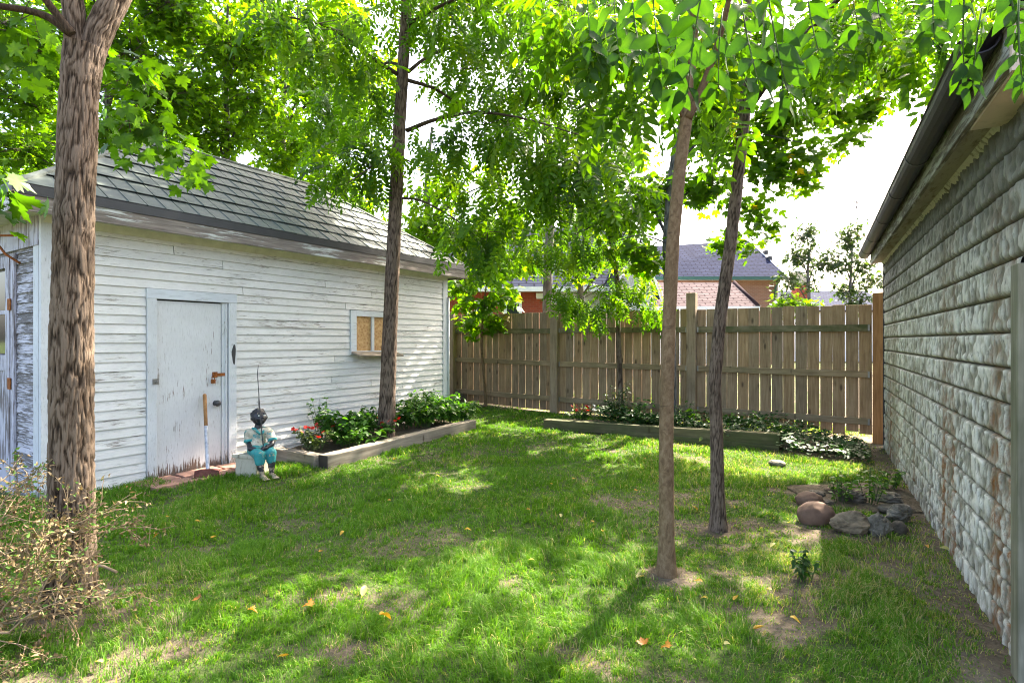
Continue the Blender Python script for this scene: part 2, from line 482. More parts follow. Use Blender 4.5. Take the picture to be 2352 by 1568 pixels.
m = NT('embossed_metal')
v = m.coord(rnd=False)
vst = m.coord(scale=(9, 9, 1.2), rnd=False)
h = m.attr('h')
c = m.ramp(h, [(0.14, (0.125, 0.115, 0.09)), (0.42, (0.37, 0.35, 0.305)), (0.72, (0.69, 0.67, 0.62))])  # relief light painted in: hollows darkened, raised parts paled like highlights
c = m.mix(m.math('MULTIPLY', m.step(m.noise(v, 1.5, 5, 0.6), 0.42, 0.66), 0.75), c, (0.21, 0.175, 0.105))
rustm = m.math('MULTIPLY', m.step(m.noise(v, 2.3, 9, 0.75), 0.49, 0.60), m.step(m.noise(vst, 1.4, 6, 0.6), 0.38, 0.50))
c = m.mix(m.math('MULTIPLY', rustm, m.attr('rust')), c, (0.23, 0.095, 0.035))
dk = m.math('MULTIPLY', m.step(m.noise(m.coord(scale=(1, 1, 0.35), rnd=False), 42, 4, 0.7), 0.54, 0.66), 0.7)
c = m.mix(dk, c, (0.10, 0.10, 0.09))
c = m.mix(m.math('MULTIPLY', m.attr('soot'), 0.85), c, (0.075, 0.075, 0.07))  # darker towards the top of the wall
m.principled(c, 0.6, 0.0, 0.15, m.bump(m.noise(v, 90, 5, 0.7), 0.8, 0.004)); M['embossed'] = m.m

def brick_mat(name, a, b, mortar, sc=1.0):
    m = NT(name)
    tc = m.n('TexCoord')
    # brick pattern laid in the wall's own plane: x along, z up
    sx = m.n('SeparateXYZ'); m.l(tc.outputs['Object'], sx.inputs[0])
    cb = m.n('CombineXYZ'); m.l(m.math('ADD', sx.outputs[0], sx.outputs[1]), cb.inputs[0]); m.l(sx.outputs[2], cb.inputs[1])
    bt = m.n('TexBrick'); m.l(cb.outputs[0], bt.inputs['Vector'])
    bt.inputs['Color1'].default_value = (*a, 1); bt.inputs['Color2'].default_value = (*b, 1); bt.inputs['Mortar'].default_value = (*mortar, 1)
    bt.inputs['Scale'].default_value = 1.0 * sc; bt.inputs['Brick Width'].default_value = 0.22; bt.inputs['Row Height'].default_value = 0.075
    bt.inputs['Mortar Size'].default_value = 0.007
    m.principled(m.mix(0.5, bt.outputs[0], m.ramp(m.noise(tc.outputs['Object'], 1.2, 5), [(0.3, (0.75, 0.75, 0.75)), (0.7, (1.15, 1.1, 1.1))]), 'MULTIPLY'), 0.9, 0, 0.2)
    return m.m
M['brick_red'] = brick_mat('brick_red', (0.30, 0.06, 0.03), (0.24, 0.045, 0.026), (0.25, 0.12, 0.09))
M['brick_brown'] = brick_mat('brick_brown', (0.24, 0.125, 0.08), (0.20, 0.10, 0.065), (0.25, 0.18, 0.135))

def shingle_mat(name, a, b, line):
    m = NT(name)
    tc = m.n('TexCoord')
    bt = m.n('TexBrick'); m.l(tc.outputs['UV'], bt.inputs['Vector'])
    bt.inputs['Color1'].default_value = (*a, 1); bt.inputs['Color2'].default_value = (*b, 1); bt.inputs['Mortar'].default_value = (*line, 1)
    bt.inputs['Scale'].default_value = 1.0; bt.inputs['Brick Width'].default_value = 0.55; bt.inputs['Row Height'].default_value = 0.19
    bt.inputs['Mortar Size'].default_value = 0.03
    n = m.ramp(m.noise(tc.outputs['Object'], 2.5, 5), [(0.3, (0.8, 0.8, 0.8)), (0.7, (1.2, 1.2, 1.2))])
    m.principled(m.mix(0.7, bt.outputs[0], n, 'MULTIPLY'), 1.0, 0, 0.04)
    return m.m
M['shingle_grey'] = shingle_mat('shingle_grey', (0.035, 0.043, 0.07), (0.05, 0.06, 0.09), (0.018, 0.018, 0.032))
M['shingle_dark'] = shingle_mat('shingle_dark', (0.016, 0.022, 0.050), (0.023, 0.030, 0.062), (0.006, 0.008, 0.018))
M['shingle_pink'] = shingle_mat('shingle_pink', (0.095, 0.075, 0.078), (0.12, 0.096, 0.098), (0.03, 0.02, 0.022))
M['white_trim'] = simple('white_trim', (0.72, 0.73, 0.74), 0.5, 0, 0.05)
M['grey_siding'] = simple('grey_siding', (0.46, 0.47, 0.50), 0.6, 0, 0.06)
M['green_trim'] = simple('green_trim', (0.03, 0.09, 0.07), 0.5)

# gaps in the leaf canopy: places of the yard that the sun reaches
def _gap(px, py, sx, sy):
    def g(x, y):
        d = FPX*CAM_H/(y-CY); return (x-CX)/FPX*d, d
    c = g(px, py); a = g(px+sx, py); b0 = g(px, py-sy); b1 = g(px, py+sy)
    return (c[0], (b0[1]+b1[1])/2, abs(a[0]-c[0]), abs(b0[1]-b1[1])/2)
GAPS = [_gap(*g) for g in ((1720, 1088, 250, 38), (1880, 1070, 90, 30), (1790, 1178, 70, 28), (1235, 1475, 85, 55), (1180, 1535, 80, 40), (1300, 1420, 55, 25), (1090, 1322, 85, 34), (1600, 1440, 100, 34), (1520, 1500, 70, 50), (1690, 1500, 45, 50), (1770, 1340, 90, 32), (1400, 1550, 70, 30), (1620, 1555, 90, 20), (450, 1165, 120, 14), (1450, 1300, 40, 16), (1060, 1120, 60, 10), (2075, 1330, 18, 40), (1880, 1290, 30, 40))]
WALL_GAPS = [(4.95, 1.75, 0.14, 0.5), (4.55, 1.35, 0.3, 0.16), (4.2, 1.0, 0.4, 0.2), (3.5, 0.62, 0.35, 0.16), (2.35, 0.72, 0.35, 0.13), (4.75, 0.8, 0.25, 0.3)]
def sunlit_gap(p, rng):
    """True where a leaf may stay"""
    t = p[:, 2]/SUN_DIR.z
    x = p[:, 0]-SUN_DIR.x*t; y = p[:, 1]-SUN_DIR.y*t
    keep = np.ones(len(p), bool); loose = rng.random(len(p)) < 0.04
    wob = 0.75+0.6*fbm(x*3.2, y*3.2, None, 17, 2)
    for cx, cy, rx, ry in GAPS:
        keep &= (((x-cx)/rx)**2 + ((y-cy)/ry)**2 > wob) | loose
    d1 = Vector((0.540, 0.842, 0)).normalized(); ns = (-d1.y, d1.x)
    w = (p[:, 0]+3.89)*ns[0] + (p[:, 1]-4.55)*ns[1]
    k = w/(SUN_DIR.x*ns[0]+SUN_DIR.y*ns[1])
    qx = p[:, 0]-SUN_DIR.x*k; qy = p[:, 1]-SUN_DIR.y*k; qz = p[:, 2]-SUN_DIR.z*k
    u = (qx+3.89)*d1.x+(qy-4.55)*d1.y
    for cu, cz, ru, rz_ in WALL_GAPS:
        keep &= (((u-cu)/ru)**2 + ((qz-cz)/rz_)**2 > 1.0) | loose | (k < 0.3)
    return keep
# ------------------------------------------------------------------ ground, soil, lawn
D1 = Vector((0.540, 0.842, 0)).normalized()      # along the shed wall, away from the camera
NS = Vector((-D1.y, D1.x, 0))                    # into the shed
S0 = Vector((-3.89, 4.55, 0))                    # near corner of the shed
SHED_L, SHED_W = 5.21, 2.95
GD = Vector((-0.487, -0.873, 0)).normalized()    # along the garage wall, towards the camera
GN = Vector((-GD.y, GD.x, 0))                    # into the garage
G0 = Vector((4.68, 6.87, 0))
GAR_H = 2.36

def bare(x, y):
    x = np.asarray(x, float); y = np.asarray(y, float)
    """how worn the lawn is at a place, 0 grass .. 1 earth"""
    n = fbm(x*1.35+3, y*1.35+7, None, 21, 3)
    n2 = fbm(x*4.2, y*4.2, None, 33, 2)
    b = smooth(0.48, 0.72, n*0.42 + n2*0.58)*0.82
    # worn more on the right hand side and near the camera, hardly by the shed
    w = 0.42 + 0.45*smooth(-1.0, 2.2, x) + 0.35*smooth(3.8, 2.2, y)
    w = w * (1 - 0.6*smooth(6.5, 8.5, y)*smooth(1.5, 0.0, x))
    b = b * np.clip(w, 0, 1.0)
    # along the garage wall and round tree feet
    dg = (x-G0.x)*(-GN.x) + (y-G0.y)*(-GN.y)
    b = np.maximum(b, smooth(0.46, 0.04, dg)*0.8)
    for (tx, ty, r) in TREE_FEET:
        b = np.maximum(b, smooth(r, r*0.35, np.hypot(x-tx, y-ty))*0.95)
    # behind the bed, along the fence
    s = (x-F0.x)*D2.y*-1 + (y-F0.y)*D2.x
    s = (x-F0.x)*(-D2.y) + (y-F0.y)*(-D2.x) * -1
    fd = -((x-F0.x)*(D2.y) + (y-F0.y)*(-D2.x))
    fdist = np.abs((x-F0.x)*D2.y - (y-F0.y)*D2.x)
    b = np.maximum(b, smooth(0.35, 0.1, fdist)*0.7)
    b = np.maximum(b, smooth(1.25, 0.75, np.hypot((x-4.3)*0.8, (y-6.95)))*0.95)
    return b

TREE_FEET = [(-2.30, 2.80, 0.42), (0.90, 3.15, 0.24), (1.47, 3.93, 0.22), (2.98, 4.72, 0.40)]

xs = np.concatenate([[-400, -120, -50, -25, -14], np.arange(-9, 9.01, 0.1), [14, 25, 50, 120, 400]])
ys = np.concatenate([[-200, -40, -10, -3], np.arange(-1, 14.01, 0.1), [18, 26, 45, 90, 200, 700]])
gx, gy = np.meshgrid(xs, ys)
z = ground_z(gx, gy)
bz = bare(gx, gy)
idx = np.arange(gx.size).reshape(gx.shape)
quads = np.stack([idx[:-1, :-1], idx[:-1, 1:], idx[1:, 1:], idx[1:, :-1]], -1).reshape(-1, 4)
m = NT('soil')
v = m.coord(rnd=False)
n1 = m.noise(v, 3.0, 8, 0.65); n2 = m.noise(v, 38, 5, 0.7)
earth = m.ramp(m.math('ADD', m.math('MULTIPLY', n1, 0.5), m.math('MULTIPLY', n2, 0.5)), [(0.3, (0.052, 0.040, 0.028)), (0.5, (0.112, 0.090, 0.064)), (0.7, (0.215, 0.178, 0.13))])
turf = m.ramp(n2, [(0.3, (0.03, 0.05, 0.012)), (0.7, (0.07, 0.10, 0.03))])
m.principled(m.mix(m.step(m.attr('bare'), 0.05, 0.5), turf, earth), 0.95, 0, 0.15, m.bump(n2, 0.9, 0.02))
M['soil'] = m.m
ground = link('ground', np_mesh('ground', np.stack([gx.ravel(), gy.ravel(), z.ravel()], -1), [quads], M['soil'], {'bare': bz.ravel()}, True))
tag(ground, kind='structure')

def inside_shed(x, y, m=0.0):
    u = (x-S0.x)*D1.x + (y-S0.y)*D1.y; w = (x-S0.x)*NS.x + (y-S0.y)*NS.y
    return (u > -m) & (u < SHED_L+m) & (w > -m)
def behind_garage(x, y):
    return ((x-G0.x)*GN.x + (y-G0.y)*GN.y > -0.02)
BED1 = (2.05, 4.72, 0.0, 0.92)       # along wall u0,u1 and out from the wall
def in_bed1(x, y):
    u = (x-S0.x)*D1.x + (y-S0.y)*D1.y; w = -((x-S0.x)*NS.x + (y-S0.y)*NS.y)
    return (u > BED1[0]) & (u < BED1[1]) & (w > -0.1) & (w < BED1[3])
B2A, B2B = Vector((0.50, 8.16, 0)), Vector((3.28, 6.72, 0))
B2D = (B2B-B2A).normalized(); B2N = Vector((-B2D.y, B2D.x, 0))
def in_bed2(x, y):
    u = (x-B2A.x)*B2D.x + (y-B2A.y)*B2D.y; w = (x-B2A.x)*B2N.x + (y-B2A.y)*B2N.y
    return (u > -0.0) & (u < 3.2) & (w > 0) & (w < 0.75 + 0.15*u)

PIT = (3.02, 4.72)
def grass_field():
    out = []
    for (n, x0, x1, y0, y1, hs, wd) in ((210000, -3.2, 3.6, 1.75, 3.6, 1.0, 0.0036), (175000, -4.4, 4.6, 3.6, 6.2, 1.0, 0.0050), (110000, -4.2, 5.2, 6.2, 9.4, 1.0, 0.0075), (45000, -3.0, 4.0, 9.4, 13.0, 1.1, 0.011)):
        x = RNG.uniform(x0, x1, n); y = RNG.uniform(y0, y1, n)
        keep = np.abs(x/y) < 1.02
        x, y = x[keep], y[keep]
        # blades grow in tufts
        k = RNG.random(len(x)) < 0.62
        cx = np.round(x/0.085); cy = np.round(y/0.085)
        ox = hash3(cx.astype(np.int64), cy.astype(np.int64), np.zeros(len(x), np.int64), 3) - 0.5
        oy = hash3(cx.astype(np.int64), cy.astype(np.int64), np.ones(len(x), np.int64), 4) - 0.5
        tx = (cx+ox*0.8)*0.085 + RNG.normal(0, 0.016, len(x)); ty = (cy+oy*0.8)*0.085 + RNG.normal(0, 0.016, len(x))
        x = np.where(k, tx, x); y = np.where(k, ty, y)
        b = bare(x, y)
        keep = (RNG.random(len(x)) > b*0.97) & ~inside_shed(x, y) & ~behind_garage(x, y) & ~in_bed1(x, y) & ~in_bed2(x, y)
        keep &= np.hypot((x-PIT[0])/0.62, (y-PIT[1])/0.50) > 1.0
        u = (x-S0.x)*D1.x + (y-S0.y)*D1.y; w = -((x-S0.x)*NS.x + (y-S0.y)*NS.y)
        keep &= ~((u > 0.85) & (u < 2.1) & (w < 0.42))
        x, y, b = x[keep], y[keep], b[keep]
        N = len(x)
        patch = fbm(x*0.9, y*0.9, None, 51, 2)
        lush = smooth(0.35, 0.65, patch)
        lush = np.maximum(lush, smooth(-0.6, -2.0, x)*0.8)
        h = (0.024 + 0.040*RNG.random(N)**1.4 + 0.026*lush*RNG.random(N)) * (1-0.5*b) * hs
        cl = fbm(x*3.1, y*3.1, None, 61, 2)
        h *= 0.5 + 0.72*smooth(0.35, 0.7, cl)
        az = RNG.uniform(0, 2*np.pi, N) 
        comb = fbm(x*2.2+5, y*2.2, None, 71, 2)*4*np.pi
        az = np.where(RNG.random(N) < 0.45, comb + RNG.normal(0, 0.5, N), az)
        lean = RNG.uniform(0.25, 1.25, N)
        dx, dy = np.cos(az), np.sin(az)
        fa = RNG.uniform(0, 2*np.pi, N)
        wx, wy = np.cos(fa)*wd*0.5*RNG.uniform(0.7, 1.3, N), np.sin(fa)*wd*0.5
        z0 = ground_z(x, y) - 0.004
        V = np.empty((N, 5, 3))
        V[:, 0] = np.stack([x-wx, y-wy, z0], -1); V[:, 1] = np.stack([x+wx, y+wy, z0], -1)
        mx, my, mz = x+dx*h*lean*0.30, y+dy*h*lean*0.30, z0+h*0.62
        V[:, 2] = np.stack([mx-wx*0.8, my-wy*0.8, mz], -1); V[:, 3] = np.stack([mx+wx*0.8, my+wy*0.8, mz], -1)
        V[:, 4] = np.stack([x+dx*h*lean*1.05, y+dy*h*lean*1.05, z0+h*np.clip(1.12-lean*0.42, 0.4, 1.1)], -1)
        t = np.clip(RNG.normal(0.40, 0.17, N) + 0.20*(patch-0.5), 0.02, 0.77)
        straw = RNG.random(N) < (0.045 + 0.30*b + 0.16*smooth(0.3, 2.0, x) + 0.10*smooth(0.55, 0.75, fbm(x*2, y*2, None, 81, 2)))
        t = np.where(straw, RNG.uniform(0.80, 1.0, N), t)
        out.append((V, t))
    V = np.concatenate([o[0] for o in out]); t = np.concatenate([o[1] for o in out])
    N = len(V)
    b = np.arange(N)[:, None]*5
    q = b + np.array([[0, 1, 3, 2]]); tr = b + np.array([[2, 3, 4]])
    return V.reshape(-1, 3), [q, tr], np.repeat(t, 5)
gv, gf, gt = grass_field()
lawn = link('lawn_grass', np_mesh('lawn_grass', gv, gf, M['grass'], {'tint': gt}))
tag(lawn, kind='stuff')

# ------------------------------------------------------------------ shed
shed_rz = math.atan2(D1.y, D1.x)
shed = thing('garden_shed', 'weathered white clapboard shed with peeling paint and grey metal tiled roof', 'shed', S0, shed_rz)
WALL_TOP = 2.42
mb = MB()
mb.box(0.03, SHED_L-0.03, 0.03, SHED_W-0.03, -0.1, WALL_TOP-0.02)
mb.build('wall_core', M['dark_inside'], shed)

DOOR = (0.776, 1.655, 1.845)
WIN = (3.224, 4.02, 1.16, 1.752)
def board_prism(L, h):
    """clapboard with its thick lower edge standing proud; x along, y outward negative"""
    mb = MB()
    mb.prism([(0, 0.022, 0), (0, -0.016, 0), (0, -0.015, 0.006), (0, -0.002, h), (0, 0.022, h)], (L, 0, 0))
    return mb
EXPO = 0.0865
rows = int(math.ceil((WALL_TOP+0.05)/EXPO))
rr = random.Random(3)
for r in range(rows):
    z0 = -0.055 + r*EXPO
    z1 = min(z0+EXPO, WALL_TOP)
    if z1-z0 < 0.02: continue
    segs = [(0.10, SHED_L-0.09)]
    def cut(segs, a, b):
        out = []
        for s, e in segs:
            if b <= s or a >= e: out.append((s, e)); continue
            if a > s: out.append((s, a))
            if b < e: out.append((b, e))
        return out
    if z0 < DOOR[2]-0.02: segs = cut(segs, DOOR[0], DOOR[1])
    if z1 > WIN[2]+0.02 and z0 < WIN[3]-0.02: segs = cut(segs, WIN[0], WIN[1])
    final = []
    for s, e in segs:
        if e-s > 2.6:
            j = s + rr.uniform(0.8, e-s-0.8)
            final += [(s, j-0.0015), (j+0.0015, e)]
        else: final.append((s, e))
    for s, e in final:
        o = board_prism(e-s-0.003, z1-z0-0.001).build('siding_board', M['siding_paint'], shed)
        o.location = (s, rr.uniform(-0.0015, 0.0015), z0+rr.uniform(-0.0015, 0.0015))
        o.rotation_euler = (0, rr.uniform(-0.0012, 0.0012), 0)
    # boards of the end wall
    if z0 < 2.2:
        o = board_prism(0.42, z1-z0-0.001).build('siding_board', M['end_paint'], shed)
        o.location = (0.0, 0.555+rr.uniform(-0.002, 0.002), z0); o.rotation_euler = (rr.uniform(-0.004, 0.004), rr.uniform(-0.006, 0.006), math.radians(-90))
MB().box(-0.02, 0.10, -0.022, 0.02, -0.06, WALL_TOP).build('corner_board', M['trim_paint'], shed, 0.003)
MB().box(-0.025, 0.015, 0.022, 0.13, -0.06, WALL_TOP).build('corner_board', M['trim_paint'], shed, 0.003)
MB().box(SHED_L-0.09, SHED_L+0.02, -0.022, 0.02, -0.06, WALL_TOP).build('corner_board', M['trim_paint'], shed, 0.003)
MB().tube([(SHED_L+0.03, -0.03, 0.0), (SHED_L+0.03, -0.03, 2.05)], 0.02, 8).build('corner_pipe', M['trim_paint'], shed)
# end wall beyond the boards: a white door with panes
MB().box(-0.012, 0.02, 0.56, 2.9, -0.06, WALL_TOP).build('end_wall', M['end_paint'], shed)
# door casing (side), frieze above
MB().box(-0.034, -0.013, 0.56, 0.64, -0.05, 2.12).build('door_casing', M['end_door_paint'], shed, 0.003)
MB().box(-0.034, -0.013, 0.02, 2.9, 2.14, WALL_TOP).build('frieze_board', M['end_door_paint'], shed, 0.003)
dr2 = MB()
y0, y1 = 0.65, 1.45
xx = (-0.040, -0.014)
dr2.box(*xx, y0, y0+0.10, 0.0, 2.10); dr2.box(*xx, y1-0.10, y1, 0.0, 2.10); dr2.box(*xx, y0+0.10, y1-0.10, 2.0, 2.10)
dr2.box(*xx, y0+0.10, y1-0.10, 1.08, 1.22); dr2.box(-0.032, -0.014, y0+0.10, y1-0.10, 0.0, 1.08)
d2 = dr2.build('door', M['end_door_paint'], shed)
d2['label'] = 'flaking lilac white door with glass panes in the end wall'
for zz in (1.235, 1.625):
    MB().box(-0.026, -0.016, y0+0.105, y1-0.105, zz, zz+0.35).build('pane', M['glass'], d2)
MB().box(-0.036, -0.016, y0+0.10, y1-0.10, 1.588, 1.622).build('glazing_bar', M['end_door_paint'], d2)
for zz in (1.62, 0.92):
    MB().box(-0.046, -0.038, y0-0.045, y0+0.03, zz, zz+0.10).build('hinge', M['rust'], d2)
# rusty bracket above the end door
mb = MB(); mb.tube([(-0.035, 0.30, 2.245), (-0.20, 0.62, 2.25)], 0.010, 6); mb.tube([(-0.03, 0.42, 2.02), (-0.09, 0.55, 2.10), (-0.16, 0.60, 2.235)], 0.010, 6)
mb.build('bracket', M['rust'], shed)

# main door
dl, dr_, dt = DOOR
MB().box(dl, dl+0.085, -0.030, 0.02, -0.06, dt-0.095).build('door_jamb', M['trim_paint'], shed, 0.003)
MB().box(dr_-0.085, dr_, -0.030, 0.02, -0.06, dt-0.095).build('door_jamb', M['trim_paint'], shed, 0.003)
MB().box(dl-0.005, dr_+0.005, -0.032, 0.02, dt-0.094, dt).build('door_head', M['head_paint'], shed, 0.003)
MB().box(dl+0.086, dr_-0.086, 0.028, 0.034, -0.06, dt-0.096).build('door_recess', M['dark_inside'], shed)
MB().box(dr_-0.150, dr_-0.086, -0.006, 0.028, -0.06, dt-0.096).build('door_stop', M['trim_paint'], shed, 0.004)
MB().box(dr_-0.118, dr_-0.100, -0.020, -0.0065, -0.05, dt-0.100).build('door_stop', M['trim_paint'], shed, 0.004)
MB().box(dl, dr_, -0.05, 0.03, -0.10, -0.055).build('door_sill', M['timber_end'], shed)
door = MB().box(dl+0.089, dr_-0.158, 0.0, 0.026, -0.035, dt-0.108).build('door', M['door_paint'], shed, 0.002)
mb = MB(); mb.box(dr_-0.245, dr_-0.105, -0.010, -0.0015, 0.975, 1.008); mb.box(dr_-0.25, dr_-0.20, -0.014, -0.002, 0.965, 1.022)
mb.tube([(dr_-0.215, -0.012, 0.99), (dr_-0.222, -0.03, 1.0), (dr_-0.235, -0.012, 0.985)], 0.006, 6)
mb.build('hasp', M['rust'], door)
mb = MB(); mb.box(dr_-0.268, dr_-0.228, -0.028, -0.010, 0.905, 0.945); mb.tube([(dr_-0.26, -0.018, 0.945), (dr_-0.262, -0.018, 0.975), (dr_-0.24, -0.018, 0.985), (dr_-0.234, -0.018, 0.945)], 0.004, 6)
mb.build('padlock', M['rust'], door)
mb = MB(); mb.ball((dr_-0.215, -0.045, 0.695), (0.033, 0.022, 0.033), 14, 8); mb.tube([(dr_-0.215, -0.001, 0.695), (dr_-0.215, -0.035, 0.695)], [0.03, 0.012], 10)
mb.build('knob', M['black_knob'], door)
mb = MB(); mb.box(dl+0.045, dl+0.10, -0.036, -0.031, 0.93, 0.985); mb.tube([(dl+0.07, -0.036, 0.945), (dl+0.075, -0.052, 0.965), (dl+0.09, -0.034, 0.965)], 0.004, 6)
mb.build('hook_plate', M['steel'], shed)
# charred mark on the right casing
pts = []
for k in range(14):
    a = 2*math.pi*k/14
    pts.append((dr_-0.035+0.022*math.cos(a)*(1+0.2*math.sin(3*a)), -0.0315, 1.20+0.105*math.sin(a)+0.02*math.sin(2*a)))
MB().prism(pts[::-1], (0, 0.0012, 0)).build('scorch_mark', M['dark_metal'], shed)

# window: frame, boarded panes, mullion, sloping sill
wl, wr, wb, wt = WIN
win = MB().box(wl, wl+0.10, -0.026, 0.02, wb, wt).box(wr-0.10, wr, -0.026, 0.02, wb, wt).box(wl+0.10, wr-0.10, -0.026, 0.02, wt-0.075, wt).box(wl+0.10, wr-0.10, -0.010, 0.02, wb, wb+0.05).build('window', M['head_paint'], shed, 0.002)
mid = (wl+wr)/2
MB().box(mid-0.022, mid+0.022, -0.018, 0.02, wb+0.05, wt-0.075).build('mullion', M['trim_paint'], win)
for a, b in ((wl+0.10, mid-0.022), (mid+0.022, wr-0.10)):
    MB().box(a+0.001, b-0.001, 0.004, 0.014, wb+0.051, wt-0.076).build('board_panel', M['osb'], win)
sl = MB(); sl.box(-0.42, 0.42, -0.16, 0.0, -0.011, 0.011)
o = sl.build('sill', M['timber'], win); o.location = (mid+0.03, -0.018, wb+0.028); o.rotation_euler = (math.radians(17), 0.02, 0.03)

# roof -------------------------------------------------------------------------
OV = 0.25
EZ = 2.56                 # upper surface at the eave
HW = SHED_W/2 + OV
RISE = 1.19
ex0, ex1, ey0, ey1 = -OV, SHED_L+OV, -OV, SHED_W+OV
RA, RB = Vector((ex0+HW, SHED_W/2, EZ+RISE)), Vector((ex1-HW, SHED_W/2, EZ+RISE))
A, B, C_, D_ = Vector((ex0, ey0, EZ)), Vector((ex1, ey0, EZ)), Vector((ex1, ey1, EZ)), Vector((ex0, ey1, EZ))
dz = Vector((0, 0, 0.035))
mb = MB(); mb.add([A-dz, B-dz, C_-dz, D_-dz, RA-dz, RB-dz], [(0, 1, 5, 4), (1, 2, 5), (2, 3, 4, 5), (3, 0, 4), (3, 2, 1, 0)])
mb.build('roof_deck', M['dark_metal'], shed)
def clip(poly, edge_a, edge_b):
    """Sutherland-Hodgman in 2D, keeps the left side of a->b"""
    out = []
    ex, ey = edge_b[0]-edge_a[0], edge_b[1]-edge_a[1]
    side = lambda p: ex*(p[1]-edge_a[1]) - ey*(p[0]-edge_a[0])
    for i in range(len(poly)):
        p, q = poly[i], poly[(i+1) % len(poly)]
        sp, sq = side(p), side(q)
        if sp >= 0: out.append(p)
        if sp*sq < 0:
            t = sp/(sp-sq); out.append((p[0]+t*(q[0]-p[0]), p[1]+t*(q[1]-p[1])))
    return out
def tile_face(O, U, Vv, outline, ulen, vlen, tw, th, seed):
    """metal tiles on the plane through O with U along the eave, Vv up the slope"""
    Nn = U.cross(Vv).normalized(); rg = random.Random(seed)
    nr = int(math.ceil(vlen/th)); nc = int(math.ceil(ulen/tw))+1
    for r in range(nr):
        off = (tw*0.5 if r % 2 else 0)
        for c in range(-1, nc):
            u0 = c*tw + off; v0 = r*th
            sk = 0.0
            poly = [(u0+0.005, v0), (u0+tw-0.005, v0), (u0+tw-0.005, v0+th+0.006), (u0+0.005, v0+th+0.006)]
            for i in range(len(outline)):
                poly = clip(poly, outline[i], outline[(i+1) % len(outline)])
                if len(poly) < 3: break
            if len(poly) < 3: continue
            area = abs(sum(poly[i][0]*poly[(i+1) % len(poly)][1]-poly[(i+1) % len(poly)][0]*poly[i][1] for i in range(len(poly))))/2
            if area < 0.003: continue
            jl = rg.uniform(-0.0015, 0.0015)
            def pt(u, v, top):
                lift = (0.019 - 0.015*(v-v0)/th + jl) if top else 0.0
                return O + U*u + Vv*v + Nn*lift
            mb = MB(); n = len(poly)
            vs = [pt(u, v, False) for u, v in poly] + [pt(u, v, True) for u, v in poly]
            fs = [tuple(range(n, 2*n))] + [(i, (i+1) % n, n+(i+1) % n, n+i) for i in range(n) if not (abs(poly[i][1]-v0) < 1e-6 and abs(poly[(i+1) % n][1]-v0) < 1e-6)]
            mb.add(vs, fs)
            if u0+tw*0.5 < max(p[0] for p in poly) and len(poly) == 4 and area > 0.9*tw*th:
                um = u0+tw*0.5
                vs = [pt(um-0.004, v0+0.001, True), pt(um+0.004, v0+0.001, True), pt(um+0.004, v0+th, True), pt(um-0.004, v0+th, True), pt(um, v0+0.001, True)+Nn*0.009, pt(um, v0+th, True)+Nn*0.009]
                mb.add(vs, [(0, 4, 5, 3), (4, 1, 2, 5), (0, 1, 4)])
            mb.build('roof_tile', M['tile'], shed)
slope = math.hypot(HW, RISE)
up = Vector((0, HW, RISE)).normalized()
ul = ex1-ex0
tile_face(A, Vector((1, 0, 0)), up, [(0, 0), (ul, 0), (ul-HW, slope), (HW, slope)], ul, slope, 0.31, 0.27, 1)
upl = Vector((HW, 0, RISE)).normalized(); wl_ = ey1-ey0
tile_face(D_, Vector((0, -1, 0)), upl, [(0, 0), (wl_, 0), (wl_/2, slope)], wl_, slope, 0.31, 0.27, 2)
for p, q, nm in ((A, RA, 'hip_cap'), (D_, RA, 'hip_cap'), (B, RB, 'hip_cap'), (C_, RB, 'hip_cap'), (RA, RB, 'ridge_cap')):
    mb = MB(); d = (q-p).normalized(); side = d.cross(Vector((0, 0, 1))).normalized(); n = side.cross(d)
    prof = [side*0.035-n*0.008, side*0.03+n*0.016, n*0.032, -side*0.03+n*0.016, -side*0.035-n*0.008]
    mb.prism([p+o_ for o_ in prof], q-p); mb.build(nm, M['roof_cap'] if 'roof_cap' in M else M['tile'], shed)
# drip edge, fascia, soffit, moulding along the yard side and the two ends
MB().box(ex0-0.02, ex1+0.02, ey0-0.022, ey0+0.01, EZ-0.075, EZ+0.006).build('drip_edge', M['dark_metal'], shed)
MB().box(ex0-0.022, ex0+0.01, ey0+0.0105, ey1, EZ-0.075, EZ+0.006).build('drip_edge', M['dark_metal'], shed)
MB().box(ex1-0.01, ex1+0.022, ey0+0.0105, ey1, EZ-0.075, EZ+0.006).build('drip_edge', M['dark_metal'], shed)
MB().box(ex0, ex1, ey0-0.012, ey0+0.012, EZ-0.20, EZ-0.076).build('fascia', M['fascia_paint'], shed)
MB().box(ex0-0.012, ex0+0.012, ey0+0.0125, ey1, EZ-0.20, EZ-0.076).build('fascia', M['fascia_paint'], shed)
MB().box(ex1-0.012, ex1+0.012, ey0+0.0125, ey1, EZ-0.20, EZ-0.076).build('fascia', M['fascia_paint'], shed)
MB().box(ex0+0.013, ex1-0.013, ey0+0.013, ey1, EZ-0.175, EZ-0.16).build('soffit', M['soffit_paint'], shed)
mb = MB(); mb.prism([(0.0, -0.004, WALL_TOP-0.10), (0.0, -0.018, WALL_TOP-0.10), (0.0, -0.05, WALL_TOP-0.035), (0.0, -0.004, WALL_TOP-0.035)], (SHED_L, 0, 0))
mb.build('moulding', M['soffit_paint'], shed)

